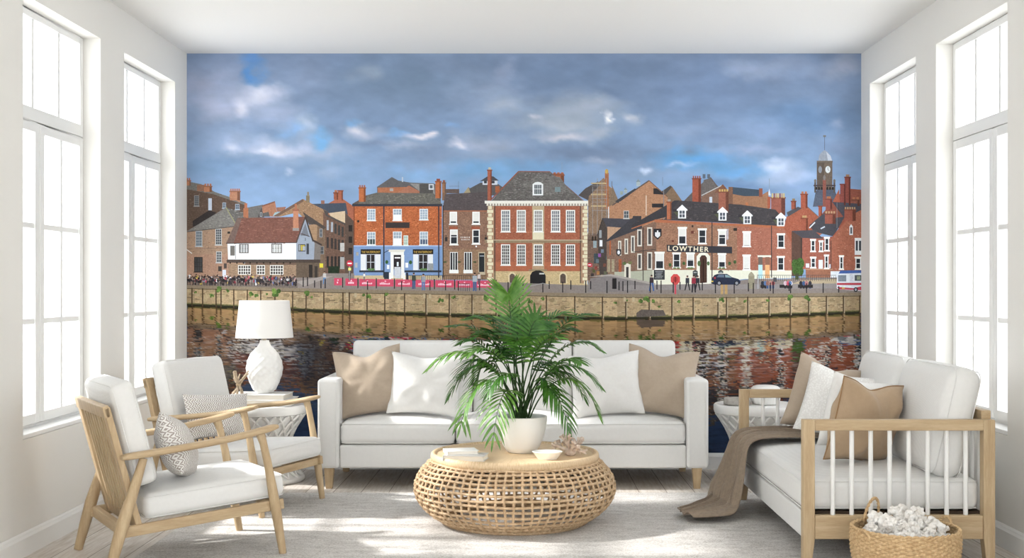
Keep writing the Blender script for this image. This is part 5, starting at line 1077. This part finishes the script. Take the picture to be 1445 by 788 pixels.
o = MB().lathe([(0, 0), (.074, 0), (.0785, .004), (.0785, .034), (.075, .038), (.066, .038), (.062, .034), (.0, .032)], 40).build('stone_dish', M['stone'], auto=40); o.location = (1.235, 6.985, .4602); tag(o, 'low round grey stone dish on the side table right of the sofa', 'dish')
jar = empty('ceramic_jar', (1.405, 7.0, .4602)); tag(jar, 'squat white ceramic jar with a flat lid on the side table right of the sofa', 'jar')
mb = MB(); n = 84; prof = [(0, 0), (.07, 0), (.078, .006), (.084, .03), (.085, .06), (.083, .078)]; vs = []; fs = []
for r, z in prof:
    for k in range(n): a = 2 * PI * k / n; e = .0018 * math.cos(28 * a) * (1 if r > .07 else 0); vs.append(((r + e) * math.cos(a), (r + e) * math.sin(a), z))
for i in range(len(prof) - 1):
    for k in range(n): fs.append((i * n + k, i * n + (k + 1) % n, (i + 1) * n + (k + 1) % n, (i + 1) * n + k))
mb.add(vs, fs).build('jar_body', M['ceramic'], jar, auto=60); MB().lathe([(0, .0785), (.084, .0785), (.087, .084), (.084, .096), (.072, .106), (.055, .111), (0, .113)], 48).build('lid', M['ceramic'], jar, auto=50)

# ------------------------------------------------------------------ rattan coffee table
TC = (-.064, 5.80)
ct = empty('coffee_table', (*TC, RZ)); tag(ct, 'round open-weave rattan drum coffee table in the middle of the rug', 'coffee table')
prof = [(.345, .010), (.385, .030), (.425, .058), (.458, .092), (.480, .130), (.488, .165), (.484, .200), (.470, .235), (.450, .262), (.425, .288), (.402, .306)]
def pr(t):
    t *= len(prof) - 1; i = min(int(t), len(prof) - 2); f = t - i
    p0 = prof[max(i - 1, 0)]; p1 = prof[i]; p2 = prof[i + 1]; p3 = prof[min(i + 2, len(prof) - 1)]
    return tuple(.5 * (2 * b + (c - a) * f + (2 * a - 5 * b + 4 * c - d) * f * f + (-a + 3 * b - 3 * c + d) * f ** 3) for a, b, c, d in zip(p0, p1, p2, p3))
mb = MB(); NR = 72; rr_ = random.Random(2)
for k in range(NR):
    a0 = 2 * PI * k / NR; ph = rr_.uniform(0, 6.28); pts = []
    for j in range(31):
        t = j / 30; r, z = pr(t); a = a0 + .006 * math.sin(t * 9 + ph); r += .0035 * math.sin(t * PI * 13 + PI * (k % 2)); pts.append((r * math.cos(a), r * math.sin(a), z))
    mb.tube(pts, .0064, 6, flat=.8)
for q in range(14):
    t = (q + .5) / 14; r, z = pr(t); ph = rr_.uniform(0, 6.28)
    pts = [((r - .0035 * math.cos(PI * k / 2 * 1 + PI * q)) * math.cos(2 * PI * k / (NR * 2)), (r - .0035 * math.cos(PI * k / 2 + PI * q)) * math.sin(2 * PI * k / (NR * 2)), z + .0022 * math.sin(7 * 2 * PI * k / (NR * 2) + ph)) for k in range(NR * 2)]
    mb.tube(pts, .0064, 6, closed=True)
mb.build('woven_drum', M['rattan'], ct)
mb = MB()
for r, z, w_ in ((.35, .010, .010), (.355, .026, .008)): mb.tube([(r * math.cos(2 * PI * k / 96), r * math.sin(2 * PI * k / 96), z) for k in range(96)], w_, 8, closed=True)
mb.build('base_ring', M['rattan'], ct)
MB().lathe([(0, .300), (.400, .300), (.408, .306), (.412, .318), (.411, .332), (.405, .340), (.396, .3415), (.388, .338), (.384, .331), (.0, .329)], 96).build('tray_top', M['tray'], ct, auto=50)
TZ_ = .329 + RZ
book('book', .195, .125, .026, (-.292, 5.60, TZ_), -9, M['cover_g'], 'grey-white hardback book lying on the rattan coffee table', group='books on the coffee table')
book('book', .150, .115, .018, (-.318, 5.625, TZ_ + .0265), 14, M['cover_w'], 'smaller white book on top of the book on the coffee table', group='books on the coffee table')
o = MB().lathe([(0, 0), (.042, 0), (.046, .004), (.070, .036), (.073, .038), (.070, .040), (.064, .036), (.042, .010), (.0, .008)], 48).build('bowl', M['ceramic'], auto=50); o.location = (.092, 5.60, TZ_); o.scale = (1, .8, 1); tag(o, 'shallow cream dish in front of the coral on the coffee table', 'dish')
def coral(seed, size, chunky, n0=7, levels=3):
    r_ = random.Random(seed); mb = MB()
    def grow(p, d, L, rad, lv):
        q = p + d * L; m_ = (p + q) / 2 + Vector([r_.uniform(-1, 1) * L * .12 for _ in range(3)])
        mb.tube([p, m_, q], [rad, rad * .92, rad * .86], 7); mb.sphere(q, rad * (1.15 if chunky else .95), 5)
        if lv <= 0: return
        for _ in range(r_.choice([2, 3, 3] if chunky else [2, 2, 3])):
            nd = (d + Vector([r_.uniform(-1, 1) * (.95 if chunky else .8) for _ in range(3)])); nd.z += .15; nd.normalize(); grow(q, nd, L * r_.uniform(.6, .85), rad * .82, lv - 1)
    for k in range(n0):
        a = 2 * PI * k / n0 + r_.uniform(-.3, .3); e = r_.uniform(.25, 1.2); d = Vector((math.cos(a) * math.cos(e), math.sin(a) * math.cos(e), math.sin(e)))
        grow(Vector((0, 0, size * .16)), d, size * (.27 if chunky else .30), size * (.085 if chunky else .065), levels - 1)
    mb.sphere((0, 0, size * .14), (size * .22, size * .22, size * .14), 6)
    return mb
def coral_obj(seed, size, chunky, mat, loc, label, n0=7, levels=3, group=None, rz=0):
    mb = coral(seed, size, chunky, n0, levels); zmin = min(v[2] for v in mb.v); mb.v = [(x, y, z - zmin) for x, y, z in mb.v]
    o = mb.build('coral', mat, weld=False); rm = o.modifiers.new('remesh', 'REMESH'); rm.mode = 'VOXEL'; rm.voxel_size = size * (.014 if chunky else .018); rm.use_smooth_shade = True
    tx = bpy.data.textures.new('coral_lumps', 'CLOUDS'); tx.noise_scale = size * (.07 if chunky else .06); ds = o.modifiers.new('lumps', 'DISPLACE'); ds.texture = tx; ds.strength = size * (.10 if chunky else .03); ds.mid_level = .45
    o.location = loc; o.rotation_euler = (0, 0, rz); tag(o, label, 'coral', group); return o
coral_obj(3, .135, False, M['coral_b'], (.205, 5.72, TZ_), 'branching beige coral on the coffee table beside the shallow dish', 8, 3)

# ------------------------------------------------------------------ potted palm
palm = empty('potted_palm', (-.031, 5.85, TZ_ + .0003)); tag(palm, 'leafy green parlour palm in a round white pot on the coffee table', 'potted plant')
MB().lathe([(0, 0), (.062, 0), (.072, .004), (.092, .035), (.110, .08), (.121, .125), (.126, .165), (.1265, .178), (.122, .180), (.117, .174), (.112, .13), (.09, .06), (0, .05)], 64).build('pot', M['ceramic'], palm, auto=50)
MB().lathe([(0, .150), (.06, .153), (.100, .150), (.114, .146)], 32).build('soil', M['soil'], palm)
PO = Vector(palm.location)
def frond(tip_px, dy, bulge, n=24, ll=.17, start=.34, mat=0, lift=.0, seed=0, base=None, wid=.0075, droop=.35):
    """one arching palm leaf from the soil to a point seen at tip_px, dy in front (-) or behind (+) the pot"""
    r_ = random.Random(seed); Y = PO.y + dy
    tip = Vector(((tip_px[0] - VX) * Y / F, Y, H - (tip_px[1] - VY) * Y / F)) - PO
    b0 = Vector(((base if base is not None else r_.uniform(-.035, .035)), r_.uniform(-.03, .03), .148))
    hor = Vector((tip.x, tip.y, 0))
    c1 = b0 + Vector((hor.x * .18, hor.y * .18, max(.12, bulge * .62))); c2 = b0 + Vector((hor.x * .62, hor.y * .62, max(bulge, tip.z - b0.z + .02)))
    def bz(t): return b0 * (1 - t) ** 3 + c1 * 3 * t * (1 - t) ** 2 + c2 * 3 * t * t * (1 - t) + tip * t ** 3
    N = 26; pts = [bz(k / N) for k in range(N + 1)]
    leaf_root = MB(); leaf_root.tube(pts, [.0040 * (1 - .78 * k / N) + .0004 for k in range(N + 1)], 6)
    st = leaf_root.build('frond_stalk', M['stem'], palm)
    mb = MB()
    for k in range(n):
        t = start + (1 - start) * (k + .5) / n; p = bz(t); tg = (bz(min(1, t + .01)) - bz(t - .01)).normalized(); s = (t - start) / (1 - start)
        side = tg.cross(Vector((0, 0, 1)));
        if side.length < .35 or abs(hor.length) < .12: side = (Vector((1, 0, 0)) - tg * tg.x)
        side.normalize(); nrm = side.cross(tg).normalized()
        L = ll * (math.sin(PI * (.14 + .78 * s)) ** .7) * r_.uniform(.9, 1.08); ang = math.radians((60 - 38 * s) if droop < .1 else (72 - 36 * s))
        for sg in (-1, 1):
            d = (tg * math.cos(ang) + side * sg * math.sin(ang) + nrm * (.16 + r_.uniform(-.06, .06))).normalized(); dr = droop * r_.uniform(.7, 1.3)
            wv = nrm.cross(d).normalized(); M_ = 6; vs = []; fs = []
            for j in range(M_ + 1):
                u = j / M_; c = p + d * (L * u) + Vector((0, 0, -dr * L * u * u)); w_ = wid * math.sin(PI * min(1, .12 + .88 * u)) ** .7 if j < M_ else .0003
                if j == 0: w_ = wid * .3
                up_ = (Vector((0, 0, 1)) + nrm).normalized() * w_ * .35
                vs += [c - wv * w_ + up_, c, c + wv * w_ + up_]
            for j in range(M_): a = j * 3; fs += [(a, a + 1, a + 4, a + 3), (a + 1, a + 2, a + 5, a + 4)]
            mb.add(vs, fs)
    # end leaflet
    tg = (bz(1) - bz(.97)).normalized(); d = tg; wv = d.cross(Vector((0, 1, .1))).normalized(); vs = []; fs = []
    for j in range(6): u = j / 5; c = tip + d * ll * .5 * u; w_ = wid * .8 * math.sin(PI * min(1, .15 + .85 * u)) ** .7 if j < 5 else .0003; vs += [c - wv * w_, c, c + wv * w_]
    for j in range(5): a = j * 3; fs += [(a, a + 1, a + 4, a + 3), (a + 1, a + 2, a + 5, a + 4)]
    mb.add(vs, fs)
    return mb.build('frond', M['leaf'][mat], palm, weld=False, auto=80)
FR = [  # tip pixel, depth offset, bulge height, leaflets, leaflet length, start, tone, droop
    ((717, 416), .02, .64, 13, .165, .50, 1, .05), ((668, 450), .10, .50, 15, .15, .42, 0, .25), ((796, 444), .10, .50, 15, .15, .42, 0, .25), ((832, 444), .16, .47, 16, .13, .42, 2, .3), ((700, 452), .14, .50, 13, .13, .48, 2, .2),
    ((642, 460), .14, .49, 16, .13, .42, 2, .3), ((760, 452), -.04, .48, 13, .14, .5, 0, .25), ((694, 470), .12, .44, 14, .13, .45, 2, .3), ((744, 462), .16, .48, 13, .13, .48, 2, .25),
    ((840, 490), .03, .46, 17, .14, .38, 0, .35), ((612, 514), -.02, .44, 16, .155, .42, 1, .45), ((636, 555), .10, .40, 16, .14, .42, 2, .4), ((842, 540), .0, .38, 17, .14, .40, 0, .45),
    ((650, 600), -.08, .34, 15, .15, .44, 1, .45), ((844, 582), -.04, .34, 15, .14, .44, 1, .45), ((696, 618), -.22, .28, 13, .145, .36, 1, .4), ((802, 602), -.14, .30, 15, .14, .42, 0, .45),
    ((786, 476), -.12, .42, 14, .14, .44, 1, .3), ((664, 498), -.14, .42, 14, .15, .46, 1, .35), ((818, 510), -.16, .36, 15, .13, .44, 0, .4),
    ((652, 526), .16, .40, 14, .13, .46, 2, .4), ((690, 552), -.18, .34, 13, .13, .48, 0, .4), ((776, 556), -.05, .30, 12, .12, .48, 0, .4), ((728, 482), -.12, .40, 12, .12, .55, 0, .3),
    ((676, 474), .02, .46, 15, .14, .42, 0, .3), ((772, 464), .04, .46, 15, .14, .42, 0, .3), ((806, 466), -.02, .44, 15, .13, .42, 2, .35), ((654, 482), .06, .45, 15, .13, .42, 2, .35), ((712, 500), .14, .42, 13, .12, .45, 2, .3), ((790, 530), .14, .38, 14, .12, .45, 2, .4), ((672, 536), .02, .38, 14, .13, .45, 0, .4), ((738, 448), .05, .54, 13, .13, .52, 0, .15), ((824, 560), .12, .36, 14, .12, .45, 2, .4)]
for k, (tp, dy, bu, n, ll, stt, mt, dr) in enumerate(FR): frond(tp, dy, bu, n, ll, stt, mt, seed=k + 1, droop=dr, wid={0: .0070}.get(k, .0068))

# ------------------------------------------------------------------ daybed on the right
DX0, DX1, DY0, DY1 = 1.141, 1.936, 4.90, 6.41
day = empty('daybed', ((DX0 + DX1) / 2, (DY0 + DY1) / 2, 0)); tag(day, 'oak daybed with white spindles and white cushions below the right-hand windows', 'daybed')
L_ = T(-(DX0 + DX1) / 2, -(DY0 + DY1) / 2, 0); TH = .601
def dbar(name, a, b, mat, bev=.004): return MB().box(a, b, L_).build(name, mat, day, smooth=False, bevel=bev)
pw = .048
def post(x, y, z0):
    vs = []; taper = .012; zt = .105
    mb = MB()
    for z, i in ((z0, taper), (zt, 0), (TH - .0445 if False else TH, 0)):
        for dx, dy in ((0, 0), (1, 0), (1, 1), (0, 1)):
            xx = x + dx * pw; yy = y + dy * pw
            if i: xx = (x + (i if dx and x < 1.5 else (i if not dx and x > 1.5 else 0)) + dx * (pw - 0)) if False else (xx - (i if dx and x < 1.5 else 0) + (i if (not dx) and x > 1.5 else 0))
            vs.append((xx, yy, z))
    fs = [(3, 2, 1, 0), (8, 9, 10, 11)] + [(r * 4 + k, r * 4 + (k + 1) % 4, r * 4 + 4 + (k + 1) % 4, r * 4 + 4 + k) for r in range(2) for k in range(4)]
    return mb.add(vs, fs, L_).build('leg_post', M['wood_z'], day, smooth=False, bevel=.004)
for x, y in ((DX0, DY0), (DX1 - pw, DY0), (DX0, DY1 - pw), (DX1 - pw, DY1 - pw)): post(x, y, RZ if x < 1.4 else .0)
for y in (DY0, DY1 - pw):
    dbar('armrest_rail', (DX0 + pw, y + .001, TH - .045), (DX1 - pw, y + pw - .001, TH - .0005), M['wood_x']); dbar('end_rail', (DX0 + pw, y + .006, .105), (DX1 - pw, y + pw - .006, .204), M['wood_x'])
    for k in range(8): x = 1.268 + k * .0790; MB().tube([(x, y + pw / 2, .203), (x, y + pw / 2, TH - .044)], .0095, 12, L_).build('spindle', M['spindle'], day)
dbar('back_rail', (DX1 - .04, DY0 + pw, TH - .02), (DX1, DY1 - pw, TH + .035), M['wood_y']); dbar('back_bottom_rail', (DX1 - .036, DY0 + pw, .105), (DX1 - .004, DY1 - pw, .19), M['wood_y'])
for k in range(17): y = DY0 + pw + (DY1 - DY0 - 2 * pw) * (k + 1) / 18; MB().tube([(DX1 - .02, y, .188), (DX1 - .02, y, TH - .018)], .0085, 10, L_).build('spindle', M['spindle'], day)
MB().rounded(((DX1 - DX0 - .06) / 2, (DY1 - DY0) / 2 - .055, .055), .008, L_ @ T(DX0 + .006 + (DX1 - DX0 - .06) / 2, (DY0 + DY1) / 2, .157), n=2).build('base_frame', M['fabric'], day)
MB().box((DX0 + .03, DY0 + .05, .2005), (DX1 - .04, DY1 - .05, .2135), L_).build('dark_gap_sheet', M['dark'], day, smooth=False)  # dark sheet standing in for the shade of the gap under the cushion
h = ((DX1 - DX0 - .05) / 2, (DY1 - DY0) / 2 - .052, .066); Mx = L_ @ T(DX0 + .005 + h[0], (DY0 + DY1) / 2, .2135 + .068); mb = MB(); cushion(mb, h, .035, Mx, .022, n=12); seams(mb, h, .035, Mx, .0024); mb.build('seat_cushion', M['fabric'], day)
for y0_, y1_ in ((DY0 + .058, 5.655), (5.66, DY1 - .058)):
    h = (.235, (y1_ - y0_) / 2 - .003, .07); Mx = L_ @ T(1.806, (y0_ + y1_) / 2, .577) @ R(math.radians(13), 'Y') @ R(math.radians(-90), 'Y')
    mb = MB(); cushion(mb, h, .06, Mx, .028, side=.008); seams(mb, h, .06, Mx, .0024); mb.build('back_cushion', M['fabric'], day)

pillow('throw_pillow', M['taupe'], .41, .39, .17, (1.55, 6.18, .575), 14, 4, 16, .10, 31, label='taupe pillow at the far end of the daybed behind the white boucle pillow')
pillow('throw_pillow', M['boucle'], .38, .36, .13, (1.565, 5.94, .560), -14, -14, 15, .05, 33, label='white boucle pillow leaning in front of the far taupe pillow on the daybed', wr=.003)
pillow('throw_pillow', M['linen'], .37, .36, .17, (1.565, 5.64, .545), 22, 6, 12, .04, 36, label='white pillow half hidden behind the tan pillow on the daybed')
pillow('throw_pillow', M['tan'], .42, .38, .20, (1.515, 5.33, .545), 34, 10, 9, .09, 39, label='tan cotton pillow with dark piping nearest the viewer on the daybed', pipe=2, wr=.009)

# ------------------------------------------------------------------ throw blanket
def throw():
    cl = [(1.66, .380, 5.98, 6.28), (1.52, .382, 5.96, 6.30), (1.36, .382, 5.94, 6.31), (1.22, .378, 5.92, 6.30), (1.15, .368, 5.90, 6.29), (1.115, .345, 5.885, 6.28), (1.098, .28, 5.87, 6.27), (1.082, .20, 5.85, 6.26), (1.062, .12, 5.83, 6.25), (1.035, .055, 5.80, 6.22), (.985, .034, 5.76, 6.16), (.92, .032, 5.73, 6.08), (.86, .03, 5.72, 6.0), (.80, .028, 5.73, 5.95)]
    NU_, NV_ = 96, 60; vs = []; fs = []
    def sp(t, k):
        t *= len(cl) - 1; i = min(int(t), len(cl) - 2); f = t - i; p0, p1, p2, p3 = cl[max(i - 1, 0)][k], cl[i][k], cl[i + 1][k], cl[min(i + 2, len(cl) - 1)][k]
        return .5 * (2 * p1 + (p2 - p0) * f + (2 * p0 - 5 * p1 + 4 * p2 - p3) * f * f + (-p0 + 3 * p1 - 3 * p2 + p3) * f ** 3)
    for i in range(NU_ + 1):
        t = i / NU_; x, z, ya, yb = (sp(t, k) for k in range(4)); x2, z2 = sp(min(1, t + .01), 0), sp(min(1, t + .01), 1); x1, z1 = sp(max(0, t - .01), 0), sp(max(0, t - .01), 1)
        tx, tz = x2 - x1, z2 - z1; L = math.hypot(tx, tz); nx, nz = tz / L, -tx / L
        for j in range(NV_ + 1):
            v = j / NV_; ph = .9 * math.sin(t * 3.1) + .5 * math.sin(t * 6.3)
            fl = max(0, (t - .70) / .30); am = .048 * (1 - .45 * fl) * (.6 + .4 * min(1, t / .35))
            rg = abs(math.sin(PI * 3.3 * v + ph)) ** .9 * .85 + abs(math.sin(PI * 7.1 * v - ph * 1.3 + .8)) ** .9 * .25
            env = math.sin(PI * v) ** .4; fold = am * rg * (.35 + .65 * env)
            hg = max(0, min(1, (t - .32) / .3)); skew = .02 * math.sin(v * 5 + t * 3) * min(1, fl * 3) - .07 * v * hg * hg
            vs.append((x + nx * (fold + .004) + skew, ya + (yb - ya) * v + .010 * math.sin(t * 9 + v * 3) + .020 * math.sin(2 * PI * 3.3 * v + 2 * ph) * math.sin(PI * v), max(.016, z + nz * (fold + .004))))
    for i in range(NU_):
        for j in range(NV_): a = i * (NV_ + 1) + j; fs.append((a, a + 1, a + NV_ + 2, a + NV_ + 1))
    return MB().add(vs, fs)
o = throw().build('throw_blanket', M['throw'], auto=180, solid=.004); tag(o, 'taupe knitted throw draped over the daybed seat and trailing on the rug', 'throw blanket')

# ------------------------------------------------------------------ basket of coral
BX, BY = 1.466, 4.60
bk_ = empty('wicker_basket', (BX, BY, .0036)); tag(bk_, 'round wicker basket with loop handles full of white coral beside the daybed', 'basket')
NA = 216; rows = 26; mb = MB(); vs = []; fs = []; sub = 4
for i in range(rows * sub + 1):
    t = i / (rows * sub); z = .012 + .196 * t; r0 = .176 + .026 * math.sin(t * PI * .62); row = i // sub; f = (i % sub) / sub; bump = math.sin(PI * f)
    for k in range(NA): a = 2 * PI * k / NA; e = .0042 * math.sin(27 * a * 1 + PI * (row % 2)) * bump + .0015 * bump; vs.append(((r0 + e) * math.cos(a), (r0 + e) * math.sin(a), z))
m_ = rows * sub
for i in range(m_):
    for k in range(NA): fs.append((i * NA + k, i * NA + (k + 1) % NA, (i + 1) * NA + (k + 1) % NA, (i + 1) * NA + k))
mb.add(vs, fs).build('woven_body', M['basket'], bk_, auto=180, solid=.008)
MB().lathe([(0, .004), (.17, .004), (.18, .01), (.18, .018), (0, .02)], 48).build('base', M['basket'], bk_)
mb = MB()
for ph in (0, PI):
    mb.tube([((.2 + .004 * math.cos(k * .9 + ph)) * math.cos(2 * PI * k / 160), (.2 + .004 * math.cos(k * .9 + ph)) * math.sin(2 * PI * k / 160), .212 + .004 * math.sin(k * .9 + ph)) for k in range(160)], .0052, 6, closed=True)
mb.build('rim', M['basket'], bk_)
def handle(ang, wd, ht, lean):
    mb = MB(); c = Vector((math.cos(ang), math.sin(ang), 0)); tn = Vector((-math.sin(ang), math.cos(ang), 0))
    for ph in (0, PI):
        pts = []
        for k in range(61):
            u = k / 60; b = PI * u; p_ = c * (.198 + lean * math.sin(b)) + tn * (wd * math.cos(b)) + Vector((0, 0, .165 + ht * math.sin(b) ** .8)); o1 = c * math.cos(k * .8 + ph) * .0032 + Vector((0, 0, 1)) * math.sin(k * .8 + ph) * .0032; pts.append(p_ + o1)
        mb.tube(pts, .0042, 6)
    mb.build('handle', M['basket'], bk_)
handle(math.radians(116), .038, .135, -.03); handle(math.radians(28), .04, .07, .03); handle(math.radians(205), .04, .055, .01)
for k, (dx, dy, dz, sz, rz, lb) in enumerate(((-.072, .0, .13, .155, 0, 'white coral piece at the left side of the wicker basket'), (.0, .065, .145, .20, 1, 'white coral piece rising at the back of the wicker basket'), (.07, .0, .14, .165, 2, 'white coral piece at the right side of the wicker basket'), (-.02, -.08, .125, .125, 3, 'small white coral piece at the front of the wicker basket'), (.055, -.095, .12, .115, 4, 'small white coral piece at the front right of the wicker basket'))):
    coral_obj(50 + k, sz, True, M['coral_w'], (BX + dx, BY + dy, dz), lb, 9, 3, 'white corals in the basket', rz)
